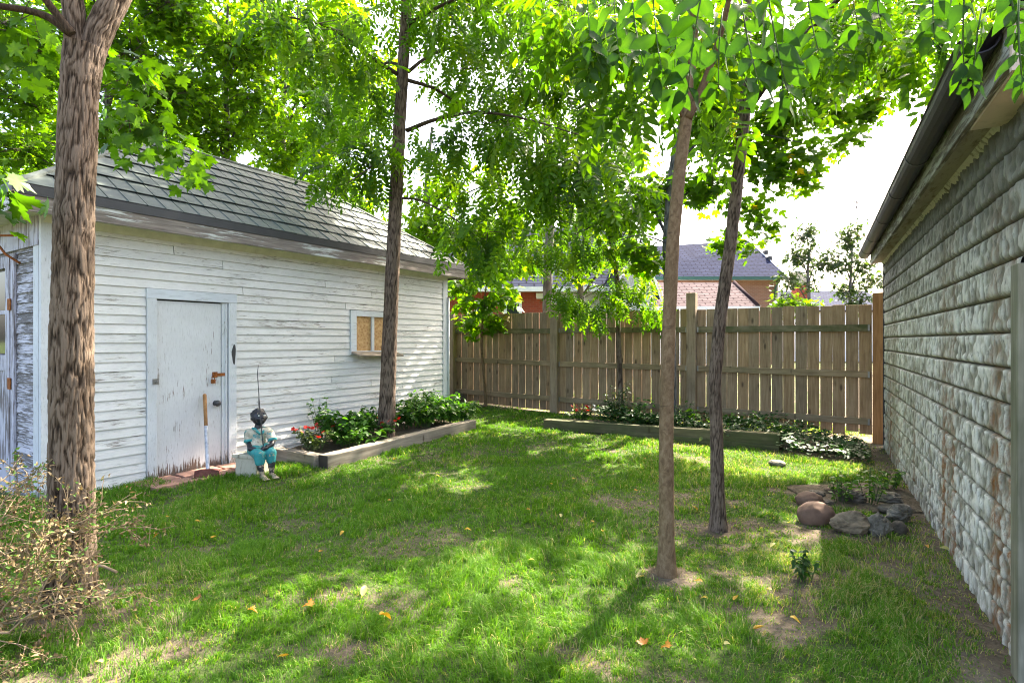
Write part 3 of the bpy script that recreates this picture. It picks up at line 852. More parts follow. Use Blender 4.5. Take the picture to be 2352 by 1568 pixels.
# ------------------------------------------------------------------ pavers by the shed door
pv = random.Random(5)
SM = lambda u, w, z=0.0: S0 + D1*u - NS*w + Vector((0, 0, z))
k = 0
pav_labels = ['reddish paver below the shed door at the left end of the row', 'reddish paver under the rusty splitting axe', 'reddish paver between the axe and the statue', 'front row paver nearest the lawn at its left end', 'front row paver in the middle beside the grass', 'front row paver closest to the statue block']
for r_ in range(2):
    for c_ in range(3):
        o = MB().box(-0.185, 0.185, -0.095, 0.095, -0.05, 0.0).build('paver', M['paver'], None, 0.006)
        p = SM(0.80+0.40*c_+0.05*r_, 0.135+0.20*r_)
        o.location = (p.x, p.y, gz(p.x, p.y)+0.028+pv.uniform(-0.006, 0.006)); o.rotation_euler = (pv.uniform(-0.02, 0.02), pv.uniform(-0.02, 0.02), shed_rz+pv.uniform(-0.05, 0.05))
        tag(o, pav_labels[k], 'paver', 'pavers laid below the shed door'); k += 1

# ------------------------------------------------------------------ fence
fence_rz = math.atan2(D2.y, D2.x)
fence = thing('wooden_fence', 'tall brown wooden board fence with posts across the back of the yard', 'fence', F0, fence_rz)
FENCE_TOP = 1.835
posts = [(-0.015, None), (2.38, 2.09), (4.78, 2.00), (7.10, 1.92)]
def fz(s):
    p = F0 + D2*s
    return gz(p.x, p.y)
fr = random.Random(11)
for i, (s, top) in enumerate(posts):
    if top is None: continue
    # local +y points to the yard
    o = MB().box(-0.07, 0.07, -0.045, 0.095, -0.2, top-fz(s)).build('post', M['fence_post'], fence, 0.006)
    o.location = (s, 0, fz(s)); o.rotation_euler = (fr.uniform(-0.006, 0.006), fr.uniform(-0.006, 0.006), 0)
for i in range(3):
    a, b = posts[i][0]+0.075, posts[i+1][0]-0.075
    for zz, mat in ((1.52, 'fence_rail_mossy'), (0.90, 'fence_rail'), (0.27, 'fence_rail')):
        z0, z1 = zz+fz(a)*0.6, zz+fz(b)*0.6
        if zz > 1: z0, z1 = zz, zz+0.01*i
        mb = MB(); mb.prism([(a, -0.012, z0-0.045), (a, 0.028, z0-0.045), (a, 0.028, z0+0.045), (a, -0.012, z0+0.045)], (b-a, 0, z1-z0))
        mb.build('rail', M[mat], fence, 0.003)
        for xx_ in (a+0.012, b-0.012):
            MB().box(xx_-0.012, xx_+0.012, 0.0285, 0.031, z0-0.04 if xx_ == a+0.012 else z1-0.04, z0+0.04 if xx_ == a+0.012 else z1+0.04).build('bracket', M['steel'], fence)
    nb = 15
    pitch = (b-a+0.06)/nb
    for k in range(nb):
        s = a-0.03+pitch*(k+0.5)
        wd = pitch-0.0075
        zt = FENCE_TOP + 0.012*i + fr.uniform(-0.006, 0.006)
        zb = fz(s)+0.09 if s < 2.4 else fz(s)+0.03
        if s < 2.4: zb = fz(s)+0.10+0.03*math.sin(k*2.1)
        th = 0.016
        o = MB().box(-wd/2, wd/2, -th, 0.0, 0, zt-zb).build('board', M['fence_board'], fence, 0.002)
        o.location = (s+fr.uniform(-0.003, 0.003), -0.014+fr.uniform(-0.002, 0.001), zb); o.rotation_euler = (0, fr.uniform(-0.004, 0.004), fr.uniform(-0.02, 0.02))
# orange post and frame at the right end
o = MB().box(-0.075, 0.075, -0.045, 0.095, -0.2, 1.98).build('post', M['orange_post'], fence, 0.006); o.location = (-0.045, 0.0, 0); o['label'] = 'fresh orange brown post at the garage corner'
MB().box(-0.245, -0.205, -0.06, 0.03, -0.1, 2.15).build('post', M['fence_post'], fence, 0.003)
for zz in (1.50, 0.88): MB().box(-0.204, -0.191, -0.01, 0.03, zz-0.045, zz+0.045).build('rail', M['fence_rail'], fence)
# pale gravel path showing under the fence beyond
# ------------------------------------------------------------------ garage
gar_rz = math.atan2(GD.y, GD.x)
gar = thing('garage', 'grey garage with embossed stone pattern metal siding and a dark gutter', 'garage', G0, gar_rz)
GL = 5.33
mb = MB(); mb.box(0.0, GL+0.09, 0.02, 4.5, -0.2, GAR_H+0.05); mb.build('wall_core', M['dark_inside'], gar)
def siding_panel(L, h, r, seed):
    nx, nz = int(L/0.0115), 15
    u = np.linspace(0, L, nx); w = np.linspace(0, 1, nz)
    U, W = np.meshgrid(u, w)
    zz = W*h
    x = U; zg = zz + r*h
    n1 = smooth(0.12, 0.88, vnoise(x/0.030 + 0.6*zg/0.08, zg/0.055, None, seed))
    n2 = vnoise(x/0.017+4, zg/0.026, None, seed+7)
    n3 = vnoise(x/0.19, zg/0.2, None, seed+3)
    hgt = 0.60*n1 + 0.30*n2 + 0.10*n3
    env = smooth(0.0, 0.10, W)*smooth(1.0, 0.93, W)
    blk = np.abs(((U + (0.0 if r % 2 else 0.21)) % 0.42) - 0.21)/0.21
    seam = 1 - smooth(0.95, 1.0, blk)*0.35
    disp = 0.002 + 0.022*hgt*env*seam + 0.009*env*(1.0-0.6*W)
    V = np.stack([U.ravel(), -disp.ravel(), zz.ravel()], -1)
    i = np.arange(nx*nz).reshape(nz, nx)
    q = np.stack([i[:-1, :-1], i[:-1, 1:], i[1:, 1:], i[1:, :-1]], -1).reshape(-1, 4)
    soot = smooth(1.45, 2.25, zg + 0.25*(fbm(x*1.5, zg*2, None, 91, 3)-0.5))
    rust = np.clip(smooth(1.5, 0.15, zg)*0.8 + 0.5*smooth(2.6, 4.6, U), 0, 1)
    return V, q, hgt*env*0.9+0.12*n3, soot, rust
rows_g = 15; hg = GAR_H/rows_g
for r in range(rows_g):
    V, q, hh, so, ru = siding_panel(GL if r*hg < 1.66 else GL+0.09, hg-0.002, r, 100+r)
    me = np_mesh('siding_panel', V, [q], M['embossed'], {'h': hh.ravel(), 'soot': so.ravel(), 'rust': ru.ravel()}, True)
    link('siding_panel', me, gar, (0, 0, r*hg-0.03))
MB().box(-0.025, 0.0, -0.03, 0.06, -0.1, GAR_H).build('corner_strip', M['dark_metal'], gar)
# corner post and dark panel at the near end
MB().box(GL, GL+0.095, -0.055, 0.05, -0.1, 1.655).build('corner_post', M['fence_post_green'] if 'fence_post_green' in M else M['timber_mossy'], gar, 0.004)
MB().box(GL-0.02, GL+1.3, -0.058, 0.05, 1.656, 1.75).build('door_lintel', M['timber_mossy'], gar, 0.004) if False else None
MB().box(GL+0.095, GL+0.13, 0.06, 2.4, -0.1, 1.9).build('door', M['dark_inside'], gar)  # near-black panel over the end wall
# eave
OVG = 0.135
SZ = 2.335
MB().box(GL-0.25, GL+0.42, -OVG, 3.0, SZ-0.03, SZ+0.0).build('soffit', M['lit_soffit'], gar)
MB().box(GL+0.421, GL+0.445, -OVG-0.02, 3.0, SZ-0.05, SZ+0.15).build('fascia', M['lit_soffit'], gar)
MB().box(-0.10, GL-0.251, -OVG, -0.002, SZ, SZ+0.018).build('soffit', M['garage_soffit'] if 'garage_soffit' in M else M['concrete'], gar)
MB().box(-0.11, GL+0.42, -OVG-0.022, -OVG-0.001, SZ-0.02, SZ+0.14).build('fascia', M['garage_fascia'] if 'garage_fascia' in M else M['fascia_paint'], gar)
mb = MB(); mb.prism([(-0.09, -0.040, SZ-0.001), (-0.09, -0.003, SZ-0.045), (-0.09, -0.003, SZ-0.001)], (GL-0.2, 0, 0)); mb.build('moulding', M['concrete'], gar)
mb = MB()   # half round gutter, open to the sky
cy, cz, R = -OVG-0.085, SZ+0.125, 0.060
prof = []
for k in range(9):
    a = math.pi + math.pi*k/8
    prof.append((cy+R*math.cos(a), cz+R*math.sin(a)))
prof_in = [(cy+(R-0.005)*math.cos(math.pi+math.pi*k/8), cz+(R-0.005)*math.sin(math.pi+math.pi*k/8)) for k in range(8, -1, -1)]
lip = [(cy-R-0.008, cz+0.004)]
loop = lip + prof + prof_in
mb.prism([(-0.14, y, z) for y, z in loop], (GL+0.50, 0, 0))
mb.prism([(-0.142, y, z) for y, z in prof], (0.004, 0, 0))
gut = mb.build('gutter', M['gutter'] if 'gutter' in M else M['dark_metal'], gar)
for xx_ in (0.35, 1.25, 2.3, 3.3, 4.2):
    mb = MB(); mb.prism([(xx_, cy+(R+0.004)*math.cos(math.pi+math.pi*k/8), cz+(R+0.004)*math.sin(math.pi+math.pi*k/8)) for k in range(9)], (0.025, 0, 0)); mb.build('gutter_strap', M['dark_metal'], gar)
mb = MB(); mb.tube([(1.35, cy-R, cz+0.0), (1.33, cy-R-0.09, cz+0.015)], 0.004, 5); mb.ball((1.33, cy-R-0.09, cz+0.015), 0.008, 6, 4); mb.build('nail', M['rust'], gar)
# roof: shallow slope going up and away
mb = MB(); mb.add([(-0.14, cy+0.03, SZ+0.15), (GL+0.5, cy+0.03, SZ+0.15), (GL+0.5, 2.3, SZ+1.15), (-0.14, 2.3, SZ+1.15), (GL+0.5, 4.7, SZ+0.1), (-0.14, 4.7, SZ+0.1)], [(0, 1, 2, 3), (3, 2, 4, 5)])
mb.add([(-0.14, cy+0.03, SZ+0.12), (GL+0.5, cy+0.03, SZ+0.12), (GL+0.5, 2.3, SZ+1.12), (-0.14, 2.3, SZ+1.12), (GL+0.5, 4.7, SZ+0.07), (-0.14, 4.7, SZ+0.07)], [(3, 2, 1, 0), (5, 4, 2, 3), ])
mb.build('roof', M['dark_metal'], gar)
mb = MB(); mb.prism([(0.0, 0.02, GAR_H+0.04), (0.0, 2.3, SZ+1.1), (0.0, 4.5, GAR_H+0.04)], (0.05, 0, 0)); mb.build('gable', M['concrete'], gar)
mb = MB(); mb.prism([(GL+0.04, 0.02, GAR_H+0.04), (GL+0.04, 2.3, SZ+1.1), (GL+0.04, 4.5, GAR_H+0.04)], (0.05, 0, 0)); mb.build('gable', M['lit_soffit'], gar)
# ------------------------------------------------------------------ trees: helpers
def unit(a): return a / np.maximum(np.linalg.norm(a, axis=-1, keepdims=True), 1e-9)

def frames(d, upv):
    """N x 3 x 3 with columns: x = d, z close to upv"""
    x = unit(d); y = unit(np.cross(upv, x)); zz = np.cross(x, y)
    return np.stack([x, y, zz], -1)

def leaflet(n_side=2, w=0.20, droop=0.12, fold=0.05):
    """lanceolate leaflet along +x, length 1"""
    us = np.linspace(0, 1, n_side+2)[1:-1]
    wid = lambda u: w*(np.sin(np.pi*u**0.8))**0.9*1.0
    c = [(0, 0, 0)] + [(u, 0, -droop*u*u) for u in us] + [(1, 0, -droop)]
    l = [(u-0.02, wid(u), fold*wid(u)/w-droop*u*u) for u in us]
    r = [(u-0.02, -wid(u), fold*wid(u)/w-droop*u*u) for u in us]
    v = np.array(c + l + r); n = n_side
    t, q = [], []
    C = lambda i: i; Lx = lambda i: n+2+i; Rx = lambda i: 2*n+2+i
    t += [(0, 1, Lx(0)), (0, Rx(0), 1)]
    for i in range(n-1):
        q += [(C(i+1), C(i+2), Lx(i+1), Lx(i)), (C(i+1), Rx(i), Rx(i+1), C(i+2))]
    t += [(n, n+1, Lx(n-1)), (n, Rx(n-1), n+1)]
    return v, np.array(t), (np.array(q) if q else np.zeros((0, 4), int))

def compound_leaf(pairs=6, L=1.0, ll=0.26, nside=2, seed=0, droop=0.35):
    """walnut leaf: drooping rachis with leaflets either side, along +x"""
    rg = np.random.default_rng(seed)
    lv, lt, lq = leaflet(nside)
    V, T, Q = [], [], []; off = 0
    def add(v, t, q):
        nonlocal off
        V.append(v); T.append(t+off); Q.append(q+off); off += len(v)
    rz = lambda u: -droop*u**2*L
    n = 5
    for i in range(n):
        u0, u1 = i/n, (i+1)/n
        wv = 0.004
        add(np.array([(u0*L, -wv, rz(u0)), (u0*L, wv, rz(u0)), (u1*L, wv, rz(u1)), (u1*L, -wv, rz(u1))]), np.zeros((0, 3), int), np.array([(0, 1, 2, 3)]))
    for i in range(pairs):
        u = 0.22 + 0.74*i/(pairs-1)
        sz = ll*(0.72+0.42*math.sin(math.pi*(0.15+0.75*i/(pairs-1))))
        for sgn in (1, -1):
            a = sgn*math.radians(rg.uniform(52, 72)); dn = rg.uniform(-0.35, -0.05)
            dx = np.array([[math.cos(a), math.sin(a), dn-0.5*droop*u]]); 
            F = frames(dx, np.array([[0.2*rg.normal(), 0.25*rg.normal(), 1.0]]))[0]
            add(lv*sz*rg.uniform(0.85, 1.1) @ F.T + np.array([u*L, 0, rz(u)]), lt, lq)
    F = frames(np.array([[1, 0, -1.3*droop]]), np.array([[0, 0, 1.0]]))[0]
    add(lv*ll*0.9 @ F.T + np.array([L, 0, rz(1)]), lt, lq)
    return np.concatenate(V), np.concatenate(T), np.concatenate(Q)

def maple_leaf(detail=2, cup=0.1):
    """palmate leaf along +x, length about 1, base at the origin"""
    half = [(0.02, 0.10), (-0.10, 0.28), (0.10, 0.27), (0.10, 0.46), (0.22, 0.40), (0.42, 0.60), (0.48, 0.44), (0.62, 0.46), (0.50, 0.17), (0.70, 0.24), (0.76, 0.12)] if detail >= 2 else [(-0.06, 0.26), (0.18, 0.20), (0.42, 0.54), (0.50, 0.16), (0.74, 0.20)]
    tip = (1.02, 0.0)
    pts = [(0.0, 0.0)] + half + [tip] + [(x, -y) for x, y in half[::-1]]
    zf = lambda x, y: 0.10*abs(y)*1.0 - 0.22*x*x - cup*y*y
    v = [(0.34, 0, zf(0.34, 0)-0.01)] + [(x, y, zf(x, y)) for x, y in pts]
    n = len(pts)
    t = [(0, 1+i, 1+(i+1) % n) for i in range(n)]
    return np.array(v, float), np.array(t), np.zeros((0, 4), int)

def scatter(template, pos, F, size, tint):
    v, t, q = template
    N = len(pos)
    V = np.einsum('kj,nij->nki', v, F) * size[:, None, None] + pos[:, None, :]
    b = (np.arange(N)*len(v))[:, None, None]
    faces = []
    if len(t): faces.append((t[None]+b).reshape(-1, 3))
    if len(q): faces.append((q[None]+b).reshape(-1, 4))
    return V.reshape(-1, 3), faces, np.repeat(tint, len(v))

def merge(parts):
    V, F3, F4, T, off = [], [], [], [], 0
    for v, fs, t in parts:
        V.append(v); T.append(t)
        for f in fs: (F3 if f.shape[1] == 3 else F4).append(f+off)
        off += len(v)
    faces = []
    if F3: faces.append(np.concatenate(F3))
    if F4: faces.append(np.concatenate(F4))
    return np.concatenate(V), faces, np.concatenate(T)

def bark_tube(name, pts, rad, mat, parent, seg=40, step=0.035, amp=0.006, fh=0.022, fv=0.16, seed=1, flare=0.0, crack=2.4):
    """trunk with real bark ridges"""
    pts = np.array([tuple(p) for p in pts], float); rad = np.array(rad, float)
    dl = np.r_[0, np.cumsum(np.linalg.norm(np.diff(pts, axis=0), axis=1))]
    n = max(4, int(dl[-1]/step))
    s = np.linspace(0, dl[-1], n)
    # smooth centre line
    def cr(vals):
        return np.interp(s, dl, vals)
    c = np.stack([cr(pts[:, k]) for k in range(3)], -1)
    ker = np.hanning(9); ker /= ker.sum()
    for k in range(3):
        pad = np.r_[2*c[0, k]-c[4:0:-1, k], c[:, k], 2*c[-1, k]-c[-2:-6:-1, k]]
        c[:, k] = np.convolve(pad, ker, 'valid')
    R = cr(rad)
    t = unit(np.gradient(c, axis=0))
    ref = np.array([0.0, 1.0, 0.03])
    a = unit(np.cross(t, ref)); b = np.cross(t, a)
    th = np.linspace(0, 2*np.pi, seg, endpoint=False)
    cs, sn = np.cos(th), np.sin(th)
    Rm = R.mean()
    X = cs[None]*R[:, None]/fh; Y = sn[None]*R[:, None]/fh; Z = np.repeat((s/fv)[:, None], seg, 1)
    wob = (vnoise(X*0.35, Y*0.35, Z*1.7, seed+9)-0.5)*2.0
    n1 = vnoise(X+wob, Y+wob, Z, seed); n2 = vnoise(X*2.1, Y*2.1, Z*1.9, seed+1)
    n3 = vnoise(X*4.3, Y*4.3, Z*3.1, seed+2)
    h = np.clip(np.abs(2*n1-1)*crack, 0, 1)*0.42 + np.clip(np.abs(2*n2-1)*crack, 0, 1)*0.33 + n3*0.25 if crack else 0.35+0.3*n2+0.2*(n3-0.5)
    lump = (vnoise(X*0.16, Y*0.16, Z*0.6, seed+5)-0.5)*2
    fl = 1 + flare*np.exp(-s/0.12)[:, None]*(0.75+0.5*vnoise(cs[None]*1.6+0*Z, sn[None]*1.6+0*Z, None, seed+3))
    RR = R[:, None]*fl*(1+0.03*lump) + amp*(h-0.5)*2
    V = c[:, None] + RR[..., None]*(cs[None, :, None]*a[:, None] + sn[None, :, None]*b[:, None])
    i = np.arange(n*seg).reshape(n, seg); i2 = np.roll(i, -1, 1)
    q = np.stack([i[:-1], i2[:-1], i2[1:], i[1:]], -1).reshape(-1, 4)
    me = np_mesh(name, V.reshape(-1, 3), [q], mat, {'h': h.ravel()}, True)
    return link(name, me, parent)

class Tree:
    def __init__(s, name, label, cat, base, group=None, leaf='maple', leaf_m='maple_leaf', size=0.11, detail=1, bark='bark_grey', seed=1, tint=(0.45, 0.2)):
        s.root = thing(name, label, cat, base, 0, group); s.base = Vector(base)
        s.leaf = leaf; s.mat = M[leaf_m]; s.size = size; s.bark = M[bark]; s.rg = np.random.default_rng(seed); s.tint = tint
        s.templates = [compound_leaf(6+k % 2, 1.0, 0.27, 2 if detail < 3 else 3, k+seed, 0.25+0.15*k) for k in range(4)] if leaf == 'walnut' else [maple_leaf(detail, 0.05+0.25*k) for k in range(3)]
        s.leaves = []; s.twigs = MB()
    def loc(s, p): return Vector(p) - s.base
    def trunk(s, pts, rad, **kw):
        return bark_tube('trunk', [s.loc(p) for p in pts], rad, s.bark, s.root, **kw)
    def branch(s, pts, r0, r1, seg=8):
        n = len(pts)
        # densify with a Catmull-Rom curve
        P_ = [Vector(p) for p in pts]; out = []
        ext = [P_[0]*2-P_[1]] + P_ + [P_[-1]*2-P_[-2]]
        for i in range(1, n):
            p0, p1, p2, p3 = ext[i-1], ext[i], ext[i+1], ext[i+2]
            for k in range(5):
                t = k/5
                out.append(0.5*((2*p1)+(p2-p0)*t+(2*p0-5*p1+4*p2-p3)*t*t+(3*p1-p0-3*p2+p3)*t**3))
        out.append(P_[-1])
        rad = [r0+(r1-r0)*i/(len(out)-1) for i in range(len(out))]
        mb = MB().tube([s.loc(p) for p in out], rad, seg)
        o = mb.build('branch', s.bark, s.root)
        a = o.data.attributes.new('h', 'FLOAT', 'POINT'); a.data.foreach_set('value', np.full(len(mb.v), 0.35, np.float32))
        return out
    def blob(s, c, r, n_twigs, per_twig, droop=0.3, origin=None, spread=0.16, twig_r=0.006, big=1.0, out_bias=0.6):
        """twigs with leaves filling an ellipsoid round c"""
        rg = s.rg; c = np.array(tuple(c)); r = np.array(r if hasattr(r, '__len__') else (r, r, r), float)
        d = unit(rg.normal(size=(n_twigs, 3)))
        rho = rg.random(n_twigs)**(1/3*out_bias)
        end = c + d*rho[:, None]*r
        start = c + (d*0.35 + 0.25*rg.normal(size=(n_twigs, 3)))*r*rho[:, None]*0.6
        if origin is not None:
            start = start*0.6 + np.array(tuple(origin))*0.4
        b = np.array(tuple(s.base))
        for i in range(n_twigs):
            m_ = (start[i]+end[i])/2 + rg.normal(size=3)*0.06*np.linalg.norm(r) - np.array([0, 0, -0.05])
            s.twigs.tube([start[i]-b, m_-b, end[i]-b], [twig_r, twig_r*0.7, twig_r*0.35], 4, False)
        N = n_twigs*per_twig
        k = np.repeat(np.arange(n_twigs), per_twig)
        u = 0.25+0.75*rg.random(N)
        pos = start[k]*(1-u)[:, None] + end[k]*u[:, None] + rg.normal(size=(N, 3))*spread*0.5
        dirv = unit(end[k]-start[k])*0.5 + rg.normal(size=(N, 3))*0.75
        dirv[:, 2] = dirv[:, 2]*0.5 - droop
        up = np.stack([rg.normal(0, 0.42, N), rg.normal(0, 0.42, N), np.ones(N)], -1)
        F = frames(dirv, up)
        size = s.size*big*rg.uniform(0.7, 1.2, N)
        tint = np.clip(rg.normal(s.tint[0], s.tint[1], n_twigs)[k] + rg.normal(0, 0.08, N), 0.0, 0.93)
        tint = np.where(rg.random(N) < 0.006, 1.0, tint)
        s.leaves.append((pos - b, F, size, tint))
    def finish(s, cull=None):
        if cull is None: cull = lambda p: sunlit_gap(p, s.rg)
        if s.twigs.v: 
            o = s.twigs.build('twig', M['twig'], s.root); o['kind'] = 'stuff'
        pos = np.concatenate([x[0] for x in s.leaves]); F = np.concatenate([x[1] for x in s.leaves])
        size = np.concatenate([x[2] for x in s.leaves]); tint = np.concatenate([x[3] for x in s.leaves])
        if cull is not None:
            keep = cull(pos + np.array(tuple(s.base)))
            pos, F, size, tint = pos[keep], F[keep], size[keep], tint[keep]
        parts = []
        which = s.rg.integers(0, len(s.templates), len(pos))
        for k, t in enumerate(s.templates):
            mk = which == k
            if mk.any(): parts.append(scatter(t, pos[mk], F[mk], size[mk], tint[mk]))
        v, f, t = merge(parts)
        o = link('crown', np_mesh('crown', v, f, s.mat, {'tint': t}), s.root)
        o['kind'] = 'stuff'
        s.n = len(pos)
        return s
    def single(s, meshes, pos, dirv, up, size):
        """leaf as an object of its own"""
        F = frames(np.array([tuple(dirv)]), np.array([tuple(up)]))[0]
        Mx = Matrix([[F[i][j]*size for j in range(3)] + [(Vector(pos)-s.base)[i]] for i in range(3)] + [[0, 0, 0, 1]])
        o = link('leaf', random.choice(meshes), s.root); o.matrix_local = Mx
        return o

def leaf_meshes(kind, mat, n=5, seed=1):
    rg = np.random.default_rng(seed); out = []
    for k in range(n):
        v, t, q = leaflet(6, 0.215+0.05*((k*5) % n)/n, 0.05+0.45*((k*3) % n)/n, 0.09) if kind == 'leaflet' else maple_leaf(2, 0.05+0.3*k/n)
        v = v.copy(); v[:, 2] += 0.16*np.sin(v[:, 0]*6+k)*np.abs(v[:, 1])*2; v[:, 1] += 0.05*np.sin(v[:, 0]*2.5+k*1.7)*v[:, 0]
        out.append(np_mesh('leaf', v, [f for f in (t, q) if len(f)], mat, {'tint': np.clip(0.05+0.62*((k*3) % n)/n + 0.22*(np.abs(v[:, 1]) < 0.03) + 0.06*np.sin(v[:, 0]*40), 0, 1)}, True))
    return out

# ------------------------------------------------------------------ near tree on the left: rough barked trunk with a fork
b0 = G(168, 1392)
t1 = Tree('walnut_tree', 'thick rough barked tree with a low fork beside the dry shrub', 'tree', (b0.x, b0.y, b0.z-0.03), leaf='maple', size=0.105, detail=2, bark='bark_rough', seed=11, tint=(0.38, 0.2))
d1_ = b0.y
t1.trunk([P(160, 1420, d1_), P(166, 1300, d1_), P(164, 1000, d1_), P(165, 760, d1_), P(172, 450, d1_+0.02), P(183, 200, d1_+0.04), P(195, 110, d1_+0.05)], [0.112, 0.098, 0.090, 0.086, 0.080, 0.079, 0.086], seg=170, step=0.012, amp=0.0065, fh=0.0135, fv=0.12, seed=5, flare=0.28)
bark_tube('limb', [t1.loc(p) for p in (P(200, 170, d1_+0.05), P(228, 70, d1_+0.08), P(275, -20, d1_+0.12), P(330, -160, d1_+0.2), P(380, -420, d1_+0.3))], [0.052, 0.060, 0.058, 0.054, 0.042], M['bark_rough'], t1.root, seg=110, step=0.014, amp=0.0055, fh=0.0135, fv=0.12, seed=8)
bark_tube('limb', [t1.loc(p) for p in (P(180, 160, d1_+0.04), P(172, 60, d1_+0.03), P(160, -60, d1_), P(130, -300, d1_-0.1), P(120, -500, d1_-0.1))], [0.048, 0.046, 0.044, 0.04, 0.03], M['bark_rough'], t1.root, seg=110, step=0.014, amp=0.0055, fh=0.0135, fv=0.12, seed=9)
t1.branch([P(165, 78, d1_-0.05), P(120, 20, d1_-0.1), P(60, -60, d1_-0.2)], 0.022, 0.014)
t1.branch([P(160, 75, d1_-0.02), P(100, 35, d1_-0.05), P(0, 15, d1_-0.1), P(-120, 10, d1_-0.1)], 0.022, 0.012)
for (px, py, dd, r, nt, pt) in ((40, 60, 3.3, (0.25, 0.25, 0.30), 9, 7), 
                                (290, 190, 3.7, (0.26, 0.3, 0.35), 10, 7), (350, 310, 3.8, (0.28, 0.3, 0.16), 8, 8), (430, 375, 3.8, (0.14, 0.15, 0.09), 4, 6), (262, 310, 3.6, (0.08, 0.2, 0.10), 2, 6),
                                (5, 430, 2.4, (0.05, 0.1, 0.10), 3, 6)):
    t1.blob(P(px, py, dd), r, nt, pt, 0.75, spread=0.12, twig_r=0.004)
# crown overhead, above the frame
for (x, y, z, r, nt, pt) in ((-2.6, 3.0, 4.9, 1.3, 34, 12), (-1.4, 3.6, 5.4, 1.3, 30, 12), (-0.6, 2.8, 5.6, 1.2, 26, 12), (-2.2, 4.6, 5.6, 1.3, 30, 12)):
    t1.blob((x, y, z), (r, r, r*0.6), nt, pt, 0.4, spread=0.3)
lm = leaf_meshes('maple', M['maple_leaf'], 5, 3)
for (px, py, dd) in ((262, 150, 3.2), (282, 175, 3.2), (246, 290, 3.2), (275, 330, 3.2), (300, 350, 3.3), (330, 365, 3.3), (385, 380, 3.4), (372, 398, 3.4), (405, 352, 3.4), (430, 400, 3.4), (445, 372, 3.45), (425, 425, 3.4), (455, 415, 3.45), (350, 330, 3.35), (310, 290, 3.3), (285, 265, 3.2), (60, 130, 3.2), (25, 120, 3.1), (80, 170, 3.3), (50, 220, 3.3)):
    a = random.uniform(-1.2, 0.6)
    t1.single(lm, P(px, py-18, dd), (0.5*math.cos(a)+0.2, 0.4*math.sin(a), -0.9), (random.gauss(0, 0.35), -0.8, 0.45), random.uniform(0.08, 0.11))
t1.finish()

# ------------------------------------------------------------------ central walnut rising out of the left bed
d2_ = 7.05
b2 = P(886, 1012, d2_)
t2 = Tree('walnut_tree', 'tall straight dark barked walnut tree growing out of the bed by the shed', 'tree', (b2.x, b2.y, b2.z), leaf='walnut', leaf_m='walnut_leaf', size=0.36, detail=2, bark='bark_dark', seed=21, tint=(0.62, 0.24))
t2.trunk([P(886, 1020, d2_), P(890, 900, d2_), P(897, 720, d2_), P(908, 480, d2_), P(917, 300, d2_), P(926, 150, d2_), P(932, 40, d2_), P(940, -120, d2_), P(950, -350, d2_)], [0.112, 0.099, 0.089, 0.083, 0.077, 0.072, 0.066, 0.056, 0.04], seg=96, step=0.02, amp=0.0045, fh=0.017, fv=0.14, seed=15, flare=0.12)
br = [([(935, 300), (1000, 275), (1090, 258), (1200, 272), (1330, 310)], [0, -0.3, -0.6, -0.9, -1.2], 0.030),
      ([(938, 185), (1000, 205), (1060, 245), (1130, 290)], [0, 0.2, 0.5, 0.9], 0.028),
      ([(938, 165), (985, 130), (1060, 105), (1180, 100)], [0, 0.3, 0.6, 0.9], 0.026),
      ([(920, 175), (850, 130), (770, 70), (690, 45), (620, 35)], [0, -0.4, -0.9, -1.3, -1.6], 0.028),
      ([(922, 150), (880, 148), (820, 210), (760, 250)], [0, 0.2, 0.5, 0.8], 0.022),
      ([(915, 335), (890, 355), (850, 385), (800, 420)], [0, -0.2, -0.5, -0.8], 0.016),
      ([(925, 455), (970, 462), (1040, 500), (1090, 540)], [0, -0.1, -0.3, -0.5], 0.016),
      ([(928, 365), (970, 385), (1040, 430)], [0, 0.3, 0.6], 0.012),
      ([(932, 60), (1000, 20), (1100, -20), (1250, -40)], [0, -0.5, -1.1, -1.8], 0.026),
      ([(936, 0), (850, -60), (700, -120)], [0, -0.5, -1.2], 0.026),
      ([(938, -60), (1000, -160), (1150, -260)], [0, 0.5, 1.2], 0.026)]
for px, dd, r in br:
    t2.branch([P(x, y, d2_+e) for (x, y), e in zip(px, dd)], r, 0.006)
